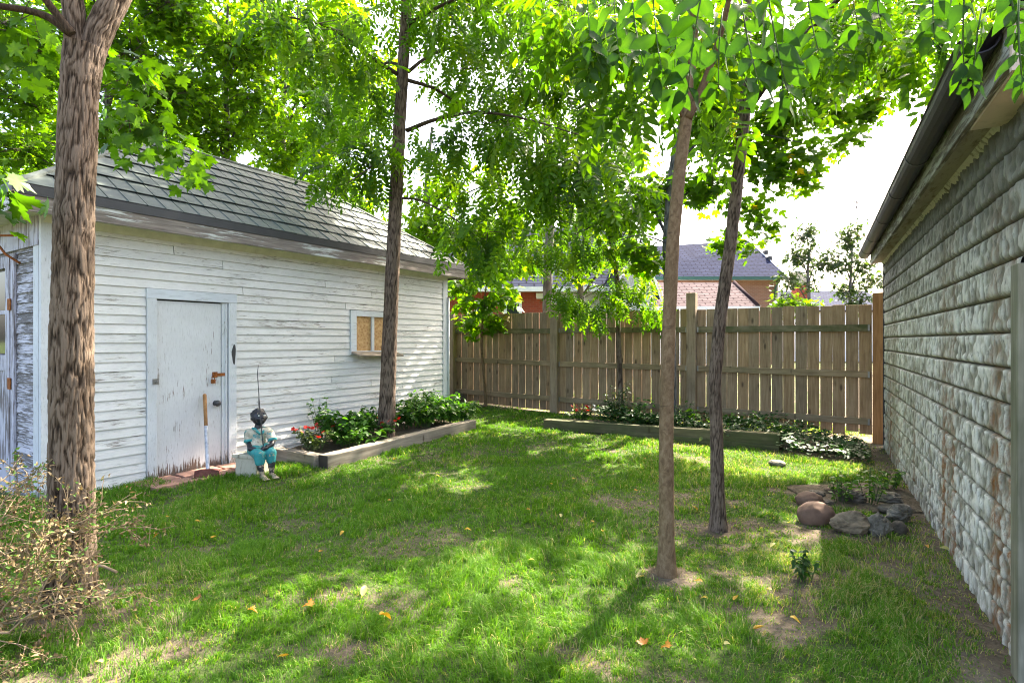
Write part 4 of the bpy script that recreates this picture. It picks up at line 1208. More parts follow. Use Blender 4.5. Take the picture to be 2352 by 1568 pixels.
for (px, py, dd, r, nt, pt) in ((1010, 330, 6.9, (0.45, 0.5, 0.25), 10, 4), (1110, 280, 6.5, (0.55, 0.5, 0.35), 18, 4), (1230, 330, 6.1, (0.55, 0.5, 0.35), 18, 4), (1330, 370, 5.9, (0.45, 0.5, 0.35), 16, 4), (1200, 210, 6.8, (0.55, 0.6, 0.35), 16, 4),
                                (1080, 170, 7.5, (0.50, 0.5, 0.30), 13, 4), (1060, 90, 7.8, (0.55, 0.5, 0.35), 15, 4), (1180, 80, 7.6, (0.55, 0.5, 0.35), 17, 4), (1300, 140, 6.4, (0.55, 0.5, 0.4), 16, 4),
                                (1390, 260, 6.3, (0.45, 0.5, 0.5), 15, 4), (1420, 440, 6.3, (0.35, 0.4, 0.35), 9, 4), (1150, 420, 6.7, (0.35, 0.4, 0.22), 7, 4), (1280, 460, 6.4, (0.35, 0.4, 0.25), 9, 4), 
                                (700, 60, 5.6, (0.6, 0.6, 0.35), 14, 4), (800, 90, 6.3, (0.45, 0.5, 0.35), 13, 4), (860, 230, 7.2, (0.35, 0.4, 0.45), 12, 4), (760, 270, 7.8, (0.45, 0.4, 0.5), 14, 4), (800, 380, 6.8, (0.40, 0.4, 0.32), 13, 4), (850, 330, 6.7, (0.30, 0.3, 0.3), 8, 4),
                                (1040, 490, 6.6, (0.38, 0.4, 0.28), 9, 4), (1110, 540, 6.4, (0.32, 0.4, 0.24), 7, 4), (1150, 480, 6.5, (0.38, 0.4, 0.25), 7, 4), (960, 440, 7.3, (0.3, 0.3, 0.2), 4, 4),
                                (930, 10, 7.0, (0.45, 0.5, 0.30), 12, 4), (1010, 20, 6.6, (0.5, 0.5, 0.3), 12, 4), (1250, 10, 5.6, (0.6, 0.6, 0.4), 14, 4)):
    t2.blob(P(px, py, dd), r, int(nt*1.15), pt, 0.75, spread=0.2, twig_r=0.005)
for (x, y, z, r, nt, pt) in ((0.2, 9.6, 8.0, 1.5, 70, 5), (-0.9, 10.4, 8.2, 1.5, 70, 5), (1.2, 9.2, 7.9, 1.2, 40, 5), (-1.8, 9.2, 8.0, 1.3, 60, 5), (-1.2, 7.2, 7.2, 1.5, 34, 4), (-2.6, 6.6, 6.9, 1.4, 30, 4), (0.2, 6.2, 7.0, 1.5, 34, 4), (0.6, 7.8, 7.0, 1.4, 30, 4), (-0.8, 5.2, 6.6, 1.3, 28, 4)):  # unseen leaf masses overhead, added to shade the roof and yard
    t2.blob((x, y, z), (r, r, r*0.55), nt, pt, 0.6, spread=0.3)
t2.finish()

# ------------------------------------------------------------------ slim smooth barked young tree
b3 = G(1531, 1318)
d3 = b3.y
t3 = Tree('walnut_tree', 'slim young tree with smooth tan bark standing on worn lawn', 'tree', (b3.x, b3.y, b3.z-0.02), leaf='walnut', leaf_m='walnut_leaf', size=0.40, detail=3, bark='bark_smooth', seed=31, tint=(0.6, 0.18))
t3.trunk([P(1530, 1330, d3), P(1531, 1230, d3), P(1530, 1000, d3), P(1534, 800, d3), P(1545, 560, d3), P(1562, 380, d3), P(1578, 262, d3), P(1586, 190, d3), P(1592, 90, d3), P(1600, -60, d3), P(1610, -300, d3)], [0.048, 0.043, 0.041, 0.0385, 0.037, 0.0355, 0.034, 0.028, 0.027, 0.024, 0.015], seg=40, step=0.03, amp=0.0012, fh=0.03, fv=0.05, seed=25, flare=0.40, crack=0)
t3.branch([P(1580, 272, d3-0.02), P(1605, 220, d3-0.05), P(1632, 150, d3-0.1), P(1660, 60, d3-0.2), P(1690, -80, d3-0.4), P(1700, -200, d3-0.9)], 0.026, 0.010)
t3.branch([P(1568, 272, d3), P(1548, 230, d3-0.1), P(1530, 200, d3-0.2)], 0.010, 0.005)
t3.branch([P(1600, -60, d3), P(1580, -200, d3-0.6), P(1560, -400, d3-1.3), P(1620, -700, d3-1.9)], 0.016, 0.006)
lfm = leaf_meshes('leaflet', M['near_leaf'], 8, 5)
rl = random.Random(9)
def spray(tree, px, py, dd, n, length, tilt=0.0, lean=(0, 0)):
    """a hanging compound leaf with each leaflet an object of its own"""
    top = P(px, py, dd); sc = length
    mb = MB()
    sw = rl.uniform(-0.25, 0.25)+tilt
    ax = Vector((math.sin(sw), rl.uniform(-0.25, 0.25), -math.cos(sw))).normalized()
    side = Vector((math.cos(sw), rl.uniform(-0.3, 0.3), math.sin(sw))).normalized()
    fw = ax.cross(side)
    pts = [top + ax*sc*t + side*sc*0.10*t*t for t in (0, 0.25, 0.5, 0.75, 1.0)]
    mb.tube([tree.loc(p) for p in pts], [0.0022, 0.002, 0.0018, 0.0015, 0.001], 5)
    mb.build('leaf_stalk', M['stem'], tree.root)
    for i in range(n):
        t = 0.15+0.8*i/(n-1)
        o = top + ax*sc*t + side*sc*0.10*t*t
        for sg in (1, -1):
            dv = side*sg*rl.uniform(0.6, 1.0) + ax*rl.uniform(0.5, 1.0) + fw*rl.uniform(-0.4, 0.4)
            upv = fw*rl.choice((-1, 1))*rl.uniform(0.5, 1) + Vector((0, 0, rl.uniform(0.2, 1.0)))
            tree.single(lfm, o, dv, upv, sc*0.30*rl.uniform(0.8, 1.15))
    tree.single(lfm, top+ax*sc, ax+side*0.2, fw, sc*0.28)
for (px, py, dd, n, ln) in ((1500, -40, 1.45, 5, 0.26), (1560, 20, 1.55, 5, 0.24), (1450, -20, 1.6, 5, 0.24), (1620, -50, 1.35, 5, 0.26), (1700, -20, 1.3, 5, 0.25), (1760, -40, 1.25, 5, 0.25), (1800, 40, 1.35, 5, 0.22), (1660, 20, 1.5, 5, 0.22), (1850, -60, 1.4, 5, 0.22), (1590, -60, 1.9, 5, 0.28), (1410, -50, 1.9, 5, 0.28), (1350, -40, 2.1, 5, 0.26)):
    spray(t3, px, py, dd, n, ln)
for (px, py, dd, r, nt, pt) in ((1420, 30, 3.0, (0.35, 0.3, 0.16), 9, 4), (1520, 40, 3.4, (0.35, 0.4, 0.2), 9, 4), (1640, 60, 3.6, (0.35, 0.4, 0.25), 9, 4), (1480, 170, 3.5, (0.25, 0.3, 0.18), 5, 3), (1680, 230, 3.9, (0.25, 0.3, 0.2), 5, 3), (1330, 30, 3.4, (0.3, 0.3, 0.15), 6, 4)):
    t3.blob(P(px, py, dd), r, nt, pt, 0.8, spread=0.1, twig_r=0.003, big=0.85)
for (x, y, z, r, nt, pt) in ((3.4, 5.0, 5.6, 0.9, 16, 4), (3.0, 6.0, 6.2, 0.9, 16, 4)):  # extra foliage out of view, put in to dapple the lawn
    t3.blob((x, y, z), (r, r, r*0.5), nt, pt, 0.6, spread=0.3)
t3.finish()

# ------------------------------------------------------------------ dark slim tree behind it, forked to the right
b4 = G(1650, 1216)
d4 = b4.y
t4 = Tree('walnut_tree', 'slim dark barked tree leaning right with a forked branch over the lawn', 'tree', (b4.x, b4.y, b4.z-0.02), leaf='walnut', leaf_m='walnut_leaf', size=0.38, detail=2, bark='bark_dark', seed=41, tint=(0.6, 0.2))
t4.trunk([P(1650, 1225, d4), P(1648, 1120, d4), P(1646, 1000, d4), P(1641, 880, d4), P(1655, 720, d4), P(1674, 590, d4), P(1688, 470, d4), P(1700, 360, d4), P(1710, 262, d4), P(1714, 170, d4), P(1718, 40, d4), P(1722, -150, d4)], [0.053, 0.046, 0.043, 0.042, 0.042, 0.0415, 0.040, 0.039, 0.039, 0.028, 0.024, 0.018], seg=64, step=0.016, amp=0.0026, fh=0.010, fv=0.08, seed=35, flare=0.34)
t4.branch([P(1714, 262, d4), P(1745, 215, d4-0.1), P(1800, 140, d4-0.25), P(1860, 70, d4-0.4), P(1920, 5, d4-0.6), P(2000, -90, d4-0.9), P(2100, -170, d4-1.5)], 0.026, 0.012)
t4.branch([P(1815, 135, d4-0.28), P(1850, 115, d4-0.3), P(1950, 100, d4-0.4), P(2060, 92, d4-0.5)], 0.010, 0.004)
for (px, py, dd, n, ln) in ((2010, -90, 1.6, 5, 0.22), (2080, -110, 1.5, 5, 0.22), (1950, -110, 1.5, 5, 0.2), (2150, -80, 1.35, 5, 0.2), (2220, -70, 1.2, 5, 0.2), (2255, 20, 1.25, 5, 0.18), (2310, -60, 1.15, 5, 0.2), (2340, 0, 1.1, 4, 0.16)):
    spray(t4, px, py, dd, n, ln)
spray(t4, 2128, 75, 2.6, 6, 0.18, 0.15)
for (px, py, dd, r, nt, pt) in ((1960, 60, 3.2, (0.3, 0.3, 0.12), 7, 4), (2080, 40, 3.0, (0.35, 0.3, 0.14), 8, 4), (1880, 130, 3.6, (0.25, 0.3, 0.15), 6, 4), (2180, 60, 2.7, (0.25, 0.3, 0.14), 6, 4)):
    t4.blob(P(px, py, dd), r, nt, pt, 0.8, spread=0.1, twig_r=0.003, big=0.75)
for (x, y, z, r, nt, pt) in ((4.3, 4.8, 5.0, 1.0, 22, 4), (5.0, 5.6, 5.6, 1.0, 22, 4), (4.2, 6.0, 6.2, 0.9, 14, 4), (4.4, 6.2, 5.2, 0.7, 14, 4), (5.0, 7.0, 5.7, 0.8, 14, 4), (3.9, 5.5, 5.0, 0.6, 10, 4)):  # overhead leaves added so their shadows break up the garage's shadow edge
    t4.blob((x, y, z), (r, r, r*0.5), nt, pt, 0.6, spread=0.3)
t4.finish()

# ------------------------------------------------------------------ maple by the fence whose crown fills the upper right
d5 = 8.05
b5 = P(1541, 985, d5)
t5 = Tree('maple_tree', 'grey barked maple before the fence with its crown spread against the white sky', 'tree', (b5.x, b5.y, b5.z), leaf='maple', size=0.125, detail=2, bark='bark_grey', seed=51, tint=(0.42, 0.2))
t5.trunk([P(1541, 995, d5), P(1541, 850, d5), P(1538, 700, d5), P(1533, 560, d5), P(1541, 430, d5), P(1555, 330, d5), P(1580, 230, d5), P(1590, 100, d5), P(1600, -80, d5)], [0.085, 0.078, 0.074, 0.072, 0.068, 0.058, 0.048, 0.04, 0.025], seg=40, step=0.03, amp=0.003, fh=0.02, fv=0.15, seed=45)
for px, dd, r in (([(1532, 545), (1500, 480), (1450, 420), (1380, 380)], [0, 0.2, 0.4, 0.5], 0.026), ([(1548, 400), (1590, 340), (1660, 300), (1760, 310), (1850, 330)], [0, -0.1, -0.2, -0.3, -0.4], 0.022),
                  ([(1560, 310), (1640, 220), (1760, 160), (1900, 130), (2020, 130)], [0, 0.1, 0.3, 0.5, 0.6], 0.022), ([(1545, 470), (1600, 430), (1680, 410), (1760, 430)], [0, 0, -0.1, -0.2], 0.015), ([(1590, 120), (1700, 50), (1850, 0)], [0, 0.2, 0.4], 0.02), ([(1536, 560), (1470, 540), (1400, 560)], [0, -0.3, -0.6], 0.014)):
    t5.branch([P(x, y, d5+e) for (x, y), e in zip(px, dd)], r, 0.005)
for (px, py, dd, r, nt, pt) in ((1640, 300, 8.1, (0.50, 0.6, 0.35), 20, 9), (1620, 430, 8.0, (0.42, 0.5, 0.35), 18, 9), (1720, 480, 7.8, (0.32, 0.4, 0.20), 12, 8), (1790, 400, 7.8, (0.36, 0.4, 0.26), 15, 8), (1780, 290, 8.0, (0.50, 0.5, 0.35), 22, 9), (1900, 260, 8.2, (0.42, 0.5, 0.30), 18, 9),
                                (1950, 160, 8.4, (0.55, 0.5, 0.35), 24, 9), (2040, 170, 8.5, (0.32, 0.4, 0.25), 13, 8), (1840, 150, 8.3, (0.55, 0.5, 0.40), 24, 9), (1880, 60, 8.4, (0.6, 0.6, 0.35), 20, 9), (2010, 80, 8.5, (0.4, 0.5, 0.25), 14, 8), (1740, 120, 8.2, (0.55, 0.6, 0.45), 22, 9),
                                (1850, 360, 7.8, (0.25, 0.3, 0.2), 8, 8), (1980, 275, 8.3, (0.25, 0.3, 0.16), 8, 7), (1640, 180, 8.1, (0.5, 0.6, 0.4), 18, 9),
                                (1500, 450, 8.3, (0.45, 0.5, 0.40), 20, 9), (1420, 500, 8.6, (0.45, 0.5, 0.40), 18, 9), (1480, 590, 8.0, (0.35, 0.4, 0.25), 12, 8), (1400, 380, 8.6, (0.45, 0.5, 0.35), 14, 9), (1740, 350, 7.9, (0.4, 0.4, 0.3), 12, 8), (1850, 425, 7.8, (0.22, 0.3, 0.16), 7, 8), (1755, 525, 7.7, (0.18, 0.3, 0.16), 7, 8), (1690, 540, 7.8, (0.2, 0.3, 0.14), 6, 8), (1930, 330, 8.0, (0.2, 0.3, 0.14), 6, 8), (2000, 240, 8.3, (0.3, 0.3, 0.2), 10, 8), (2065, 130, 8.5, (0.25, 0.3, 0.2), 9, 8), (1640, 240, 8.0, (0.4, 0.4, 0.35), 14, 9), (1660, 560, 7.9, (0.22, 0.3, 0.12), 5, 7), (1730, 570, 7.8, (0.14, 0.2, 0.08), 3, 6)):
    t5.blob(P(px, py, dd), r, int(nt*2.0), pt, 0.45, spread=0.16, twig_r=0.004)
for (x, y, z, r, nt, pt) in ((2.6, 11.2, 9.2, 1.5, 60, 10), (1.2, 10.6, 8.8, 1.5, 60, 10), (3.9, 11.4, 9.4, 1.4, 44, 10), (0.0, 10.8, 8.8, 1.4, 60, 10), (4.5, 9.8, 8.0, 1.2, 34, 10), (3.3, 9.3, 7.9, 1.3, 44, 10), (5.3, 8.7, 7.4, 1.0, 20, 9), (5.0, 7.5, 6.8, 1.1, 22, 9), (2.6, 8.2, 6.9, 1.4, 34, 9), (3.8, 8.4, 6.8, 1.2, 26, 9), (1.4, 8.6, 6.9, 1.3, 26, 9)):  # upper crown invented above the view to shade the shed and lawn
    t5.blob((x, y, z), (r, r, r*0.55), nt, pt, 0.4, spread=0.3)
t5.finish(lambda p: sunlit_gap(p, t5.rg) | ((t5.rg.random(len(p)) < 0.5) & (p[:, 2] < 5.6)))

# ------------------------------------------------------------------ two saplings before the fence
d6 = 10.3
b6 = P(1116, 934, d6)
t6 = Tree('maple_sapling', 'small maple sapling with bright leaves close to the shed end of the fence', 'sapling', (b6.x, b6.y, b6.z), leaf='maple', size=0.15, detail=2, bark='bark_smooth', seed=61, tint=(0.72, 0.12))
t6.trunk([P(1116, 936, d6), P(1113, 880, d6), P(1106, 800, d6), P(1108, 740, d6), P(1114, 680, d6), P(1122, 610, d6)], [0.03, 0.026, 0.024, 0.02, 0.015, 0.008], seg=14, step=0.05, amp=0.001, seed=55, crack=0)
for (px, py, r, nt, pt) in ((1090, 700, (0.42, 0.35, 0.22), 14, 8), (1150, 680, (0.36, 0.35, 0.22), 13, 8), (1070, 740, (0.24, 0.3, 0.10), 7, 7), (1130, 735, (0.30, 0.3, 0.12), 9, 7), (1120, 630, (0.40, 0.4, 0.25), 14, 8), (1060, 660, (0.25, 0.3, 0.2), 8, 7), (1170, 620, (0.3, 0.3, 0.2), 8, 7), (1100, 760, (0.22, 0.2, 0.06), 4, 5)):
    t6.blob(P(px, py, d6), r, nt, pt, 0.55, spread=0.14, twig_r=0.004)
t6.finish()
d7 = 8.9
b7 = P(1428, 972, d7)
t7 = Tree('walnut_sapling', 'thin dark sapling behind the red flowers with leaflets hanging over the fence', 'sapling', (b7.x, b7.y, b7.z), leaf='walnut', leaf_m='walnut_leaf', size=0.34, detail=2, bark='bark_dark', seed=71, tint=(0.66, 0.2))
t7.trunk([P(1428, 980, d7), P(1424, 880, d7), P(1420, 760, d7), P(1420, 660, d7), P(1412, 600, d7), P(1398, 530, d7), P(1382, 490, d7), P(1350, 440, d7), P(1320, 400, d7)], [0.046, 0.042, 0.04, 0.037, 0.034, 0.032, 0.028, 0.02, 0.012], seg=18, step=0.04, amp=0.002, seed=65)
t7.branch([P(1385, 500, d7), P(1340, 530, d7-0.2), P(1280, 545, d7-0.4)], 0.014, 0.005)
t7.branch([P(1415, 620, d7), P(1380, 660, d7-0.3), P(1330, 690, d7-0.5)], 0.010, 0.004)
for (px, py, dd, r, nt, pt) in ((1360, 700, 8.4, (0.40, 0.4, 0.22), 12, 4), (1310, 660, 8.3, (0.34, 0.4, 0.22), 10, 4), (1420, 650, 8.6, (0.35, 0.4, 0.25), 10, 4), (1470, 640, 8.5, (0.30, 0.35, 0.20), 8, 4), (1490, 700, 8.5, (0.25, 0.3, 0.14), 5, 4), (1300, 560, 8.6, (0.45, 0.4, 0.28), 14, 4), (1230, 570, 8.8, (0.4, 0.4, 0.28), 12, 4), (1370, 560, 8.8, (0.4, 0.4, 0.3), 13, 4), (1340, 480, 8.9, (0.45, 0.5, 0.3), 12, 4), (1440, 560, 8.9, (0.35, 0.4, 0.3), 10, 4)):
    t7.blob(P(px, py, dd), r, nt, pt, 0.75, spread=0.12, twig_r=0.003, big=0.9)
t7.finish()

# ------------------------------------------------------------------ leafy wall of trees behind the shed and beyond the fence
def far_tree(name, label, px_base, dd, h, seed, blobs, group='leafy trees behind the shed', leaf_m='far_leaf', size=0.17, tint=(0.6, 0.2), bark='bark_grey', leaf='maple', r=0.13, lean=0, big=1.0):
    base = Vector(((px_base-CX)/FPX*dd, dd, 0.1))
    t = Tree(name, label, 'tree', base, group, leaf=leaf, leaf_m=leaf_m, size=size, detail=1, bark=bark, seed=seed, tint=tint)
    pts = [base + Vector((lean*k/5 + 0.08*math.sin(k*2.1+seed), 0, h*k/5)) for k in range(6)]
    t.trunk(pts, [r, r*0.85, r*0.72, r*0.6, r*0.45, r*0.2], seg=14, step=0.15, amp=0.006, seed=seed)
    for (px, py, d_, rad, nt, pt) in blobs:
        c = P(px, py, d_)
        zz = max(0.9, min(h*0.92, c.z-0.9-0.25*abs(c.x-base.x)))
        at = base + Vector((lean*zz/h, 0, zz))
        mid_ = at.lerp(c, 0.5) + Vector((0, 0, 0.2))
        t.branch([at, mid_, c], r*0.3, r*0.08, 6)
        t.blob(c, rad, int(nt*1.5), pt, 0.4, origin=c, spread=0.3, twig_r=0.01, big=big)
    t.finish()
    return t
far_tree('maple_tree', 'bushy maple with its stem just past the roof peak', 517, 13.0, 8.5, 101, [(420, 60, 12.6, (1.1, 1, 0.8), 34, 14), (540, 120, 12.4, (1.0, 1, 0.9), 34, 14), (440, 220, 12.2, (1.0, 1, 0.7), 32, 14), (600, 230, 12.6, (1.0, 1, 0.7), 30, 14), (500, 320, 12.8, (0.9, 0.8, 0.35), 20, 12), (640, 60, 12.6, (1.0, 1, 0.8), 30, 14), (530, -60, 13, (1.3, 1.2, 0.9), 34, 14), (420, 310, 12.5, (0.7, 0.7, 0.4), 14, 12)])
far_tree('maple_tree', 'dense dark maple behind the left end of the shed roof', 250, 12.0, 8.0, 102, [(300, 120, 11.6, (1.2, 1, 0.9), 36, 14), (340, 240, 11.4, (1.0, 0.9, 0.7), 30, 14), (240, 300, 11.4, (1.0, 0.9, 0.45), 24, 14), (120, 120, 11.6, (1.1, 1, 0.9), 34, 14), (40, 230, 11.6, (1.0, 1, 0.8), 30, 14), (20, 60, 11.8, (1.1, 1, 0.8), 30, 14), (60, 350, 11.4, (0.8, 0.9, 0.45), 20, 14), (-80, 300, 11.5, (0.9, 0.9, 0.8), 22, 14), (200, -40, 12, (1.4, 1.2, 0.9), 34, 14), (380, 10, 12, (1.2, 1.2, 0.8), 30, 14), (-40, 420, 11.5, (0.8, 0.7, 0.4), 14, 12)], tint=(0.42, 0.2))
far_tree('maple_tree', 'tall dense tree filling the sky farthest behind the shed roof', 420, 18.0, 11.0, 120, [(px, py, 17.5+0.3*(k % 3), (1.5, 1.2, 1.2), 34, 13) for k, (px, py) in enumerate(((-40, 40), (80, 160), (200, 40), (120, 320), (300, 180), (330, 300), (420, 60), (480, 220), (560, 90), (600, 300), (680, 160), (720, 330), (760, 40), (820, 220), (30, 420), (560, -40), (300, -60)))], tint=(0.65, 0.2), size=0.24)
far_tree('ash_tree', 'airy bright tree between the roof ridge and the walnut trunk', 655, 14.5, 8.5, 103, [(680, 320, 14, (0.9, 0.9, 0.6), 26, 13), (760, 420, 14, (1.0, 0.9, 0.55), 28, 13), (800, 300, 14.2, (0.9, 0.9, 0.7), 24, 13), (720, 190, 14.2, (0.9, 0.9, 0.7), 24, 13), (640, 380, 13.8, (0.6, 0.7, 0.3), 14, 12), (840, 480, 14, (0.9, 0.9, 0.5), 24, 13), (860, 160, 14.5, (0.9, 0.9, 0.7), 20, 13), (780, 60, 14.5, (1.0, 0.9, 0.7), 22, 13)], tint=(0.7, 0.2))
far_tree('maple_tree', 'bright leaved maple rising past the far corner of the shed', 985, 13.5, 6.5, 104, [(960, 520, 13.2, (0.8, 0.8, 0.5), 22, 13), (1040, 540, 13.2, (0.9, 0.8, 0.6), 26, 13), (1130, 530, 13.4, (0.8, 0.8, 0.5), 22, 13), (1010, 440, 13.6, (0.8, 0.8, 0.5), 20, 13), (1100, 600, 13.2, (0.8, 0.7, 0.45), 22, 13), (1190, 600, 13.6, (0.6, 0.7, 0.4), 14, 12), (1060, 640, 13.0, (0.5, 0.5, 0.35), 12, 12), (1200, 490, 13.6, (0.7, 0.7, 0.5), 14, 12), (1130, 420, 13.8, (0.8, 0.8, 0.5), 14, 12)], tint=(0.85, 0.12), leaf_m='maple_leaf')
far_tree('maple_tree', 'broad mid green maple added beyond the fence to shade the shed wall', 1262, 11.8, 7.4, 121, [(1300, 330, 11.2, (1.0, 0.8, 0.55), 15, 11), (1400, 250, 11.3, (1.0, 0.8, 0.6), 14, 11), (1220, 260, 11.5, (0.8, 0.8, 0.5), 11, 11), (1330, 180, 11.4, (1.0, 0.9, 0.6), 12, 11), (1450, 360, 11.2, (0.7, 0.7, 0.4), 9, 11), (1250, 400, 11.3, (0.6, 0.7, 0.35), 7, 11), (1500, 200, 11.4, (0.8, 0.8, 0.5), 10, 11)], tint=(0.55, 0.2), group='trees beyond the fence', size=0.15)  # tree put in for its shade on the shed wall
far_tree('maple_tree', 'yellow green maple beyond the middle of the fence before the grey roof', 1330, 14.0, 6.0, 105, [(1290, 470, 13.8, (0.8, 0.7, 0.45), 20, 12), (1370, 500, 13.8, (0.8, 0.7, 0.5), 20, 12), (1260, 560, 13.6, (0.6, 0.6, 0.35), 12, 12), (1430, 590, 13.6, (0.6, 0.6, 0.4), 14, 12), (1330, 620, 13.4, (0.5, 0.5, 0.3), 10, 12)], tint=(0.8, 0.15), group='trees beyond the fence')
for k, (px, lab, bl) in enumerate(((1858, 'sparse thin birch just right of the brick house, the left one of two', [(1850, 540, 24, (0.7, 0.7, 0.7), 16, 11), (1830, 590, 24, (0.7, 0.7, 0.6), 15, 11), (1880, 600, 24, (0.8, 0.7, 0.6), 12, 11), (1810, 640, 23.5, (0.7, 0.6, 0.5), 10, 10), (1795, 690, 23.5, (0.5, 0.5, 0.35), 8, 10), (1860, 650, 24, (0.6, 0.6, 0.4), 8, 9)]),
                                 (1955, 'sparse thin birch near the garage eave, under the roof antenna', [(1950, 540, 24, (0.8, 0.7, 0.8), 18, 11), (1930, 600, 24, (0.8, 0.7, 0.7), 16, 11), (1985, 610, 24, (0.8, 0.7, 0.6), 14, 11), (2010, 650, 24, (0.7, 0.7, 0.5), 12, 10), (1950, 660, 24, (0.8, 0.7, 0.5), 12, 10), (1970, 695, 23.5, (0.6, 0.6, 0.3), 10, 10)]))):
    far_tree('birch_tree', lab, px, 24.0, 5.4, 110+k, bl, 'thin birches beyond the fence', 'pale_leaf', 0.20, (0.45, 0.25), 'bark_grey', r=0.11)
far_tree('bush', 'low light green bush showing above the fence under the left birch', 1820, 22.0, 2.0, 115, [(1815, 700, 21.8, (0.7, 0.6, 0.4), 22, 12), (1855, 705, 21.8, (0.5, 0.5, 0.3), 14, 12)], 'bushes beyond the fence', 'maple_leaf', 0.16, (0.75, 0.15), r=0.05)
# ------------------------------------------------------------------ houses beyond the fence
def roof_plane(name, mat, pts, parent, thick=0.12):
    """quad or triangle roof slope with its own depth; uv in metres along the eave"""
    pts = [Vector(p) for p in pts]
    n = (pts[1]-pts[0]).cross(pts[-1]-pts[0]).normalized()
    if n.z < 0: n = -n
    k = len(pts)
    me = bpy.data.meshes.new(name)
    vs = pts + [p-n*thick for p in pts]
    fs = [tuple(range(k)), tuple(range(2*k-1, k-1, -1))] + [(i, i+k, (i+1) % k+k, (i+1) % k) for i in range(k)]
    me.from_pydata(vs, [], fs); me.materials.append(mat)
    uv = me.uv_layers.new(name='UVMap')
    U = (pts[1]-pts[0]).normalized(); V = n.cross(U)
    for lp in me.loops:
        d = Vector(vs[lp.vertex_index])-pts[0]
        uv.data[lp.index].uv = (d.dot(U), d.dot(V))
    return link(name, me, parent)

def W(px, dd): return (px-CX)/FPX*dd
def Z(py, dd): return CAM_H-(py-CY)/FPX*dd

# red brick house with grey siding
dA = 20.0
hA = thing('brick_house', 'red brick house with white gutter, grey siding and a slate blue roof', 'house', (0, dA, 0), 0, 'houses beyond the fence')
x0, xm, x1 = W(985, dA), W(1255, dA), W(1480, dA)
ez = Z(664, dA)
MB().box(x0, xm, 0, 6, -0.2, ez).build('brick_wall', M['brick_red'], hA)
MB().box(xm+0.004, x1, 0.02, 6, -0.2, ez).build('siding_wall', M['grey_siding'], hA)
k = xm+0.15
while k < x1:
    MB().box(k, k+0.03, -0.005, 0.019, -0.2, ez-0.1).build('batten', M['grey_siding'], hA); k += 0.22
rz = Z(528, 23.5)
roof_plane('roof', M['shingle_grey'], [(x0-0.3, -0.4, ez+0.06), (x1+0.2, -0.4, ez+0.06), (x1+0.2, 3.0, rz), (x0-0.3, 3.0, rz)], hA)
roof_plane('roof', M['shingle_grey'], [(x1+0.2, 6.4, ez+0.06), (x0-0.3, 6.4, ez+0.06), (x0-0.3, 3.0, rz), (x1+0.2, 3.0, rz)], hA)
MB().box(x0-0.3, x1+0.2, -0.55, -0.41, ez-0.13, ez+0.04).build('gutter', M['white_trim'], hA)
MB().box(x0-0.3, x1+0.2, -0.40, 0.0, ez-0.10, ez-0.07).build('soffit', M['white_trim'], hA)
MB().tube([(xm+0.0, -0.45, ez-0.1), (xm+0.04, -0.2, ez-0.3), (xm+0.06, -0.07, ez-0.5), (xm+0.06, -0.07, 0.2)], 0.05, 6).build('downspout', M['white_trim'], hA)
vx = W(1239, dA); vz = Z(680, dA)
vent = MB().box(vx-0.11, vx+0.11, -0.10, 0, vz-0.10, vz+0.10).box(vx-0.13, vx+0.13, -0.12, -0.101, vz-0.06, vz+0.10).build('vent', M['white_trim'], hA)
for px in (1110, 1178):
    wx = W(px, dA); f = MB().box(wx-0.33, wx-0.22, -0.05, 0, 1.0, Z(690, dA)).box(wx+0.22, wx+0.33, -0.05, 0, 1.0, Z(690, dA)).box(wx-0.22, wx+0.22, -0.05, 0, Z(690, dA)-0.12, Z(690, dA)).build('window', M['white_trim'], hA)
    MB().box(wx-0.22, wx+0.22, -0.02, -0.004, 1.0, Z(690, dA)-0.12).build('pane', M['glass'], f)
# gable facing the yard at its right end
ax0, ax1, az = W(1400, dA-1), W(1514, dA-1), Z(545, dA-1)
gz0 = Z(688, dA-1)
mb = MB(); mb.prism([(ax0, -1.0, 0), (ax1-0.1, -1.0, 0), (ax1-0.1, -1.0, gz0), ((ax0+ax1)/2+0.15, -1.0, az), (ax0, -1.0, gz0)], (0, 2.5, 0)); mb.build('gable_wall', M['grey_siding'], hA)
cxg = (ax0+ax1)/2+0.15
for a in ((ax1+0.02, gz0-0.1), (ax0-0.1, gz0-0.1)):
    roof_plane('roof', M['shingle_grey'], [(a[0], -1.25, a[1]+0.12), (a[0], 1.6, a[1]+0.12), (cxg, 1.6, az+0.12), (cxg, -1.25, az+0.12)], hA)
    d = Vector((cxg-a[0], 0, az-a[1]))
    mb = MB(); mb.prism([(a[0], -1.30, a[1]-0.10), (a[0], -1.26, a[1]-0.10), (a[0], -1.26, a[1]+0.09), (a[0], -1.30, a[1]+0.09)], d); mb.build('rake_board', M['white_trim'], hA)

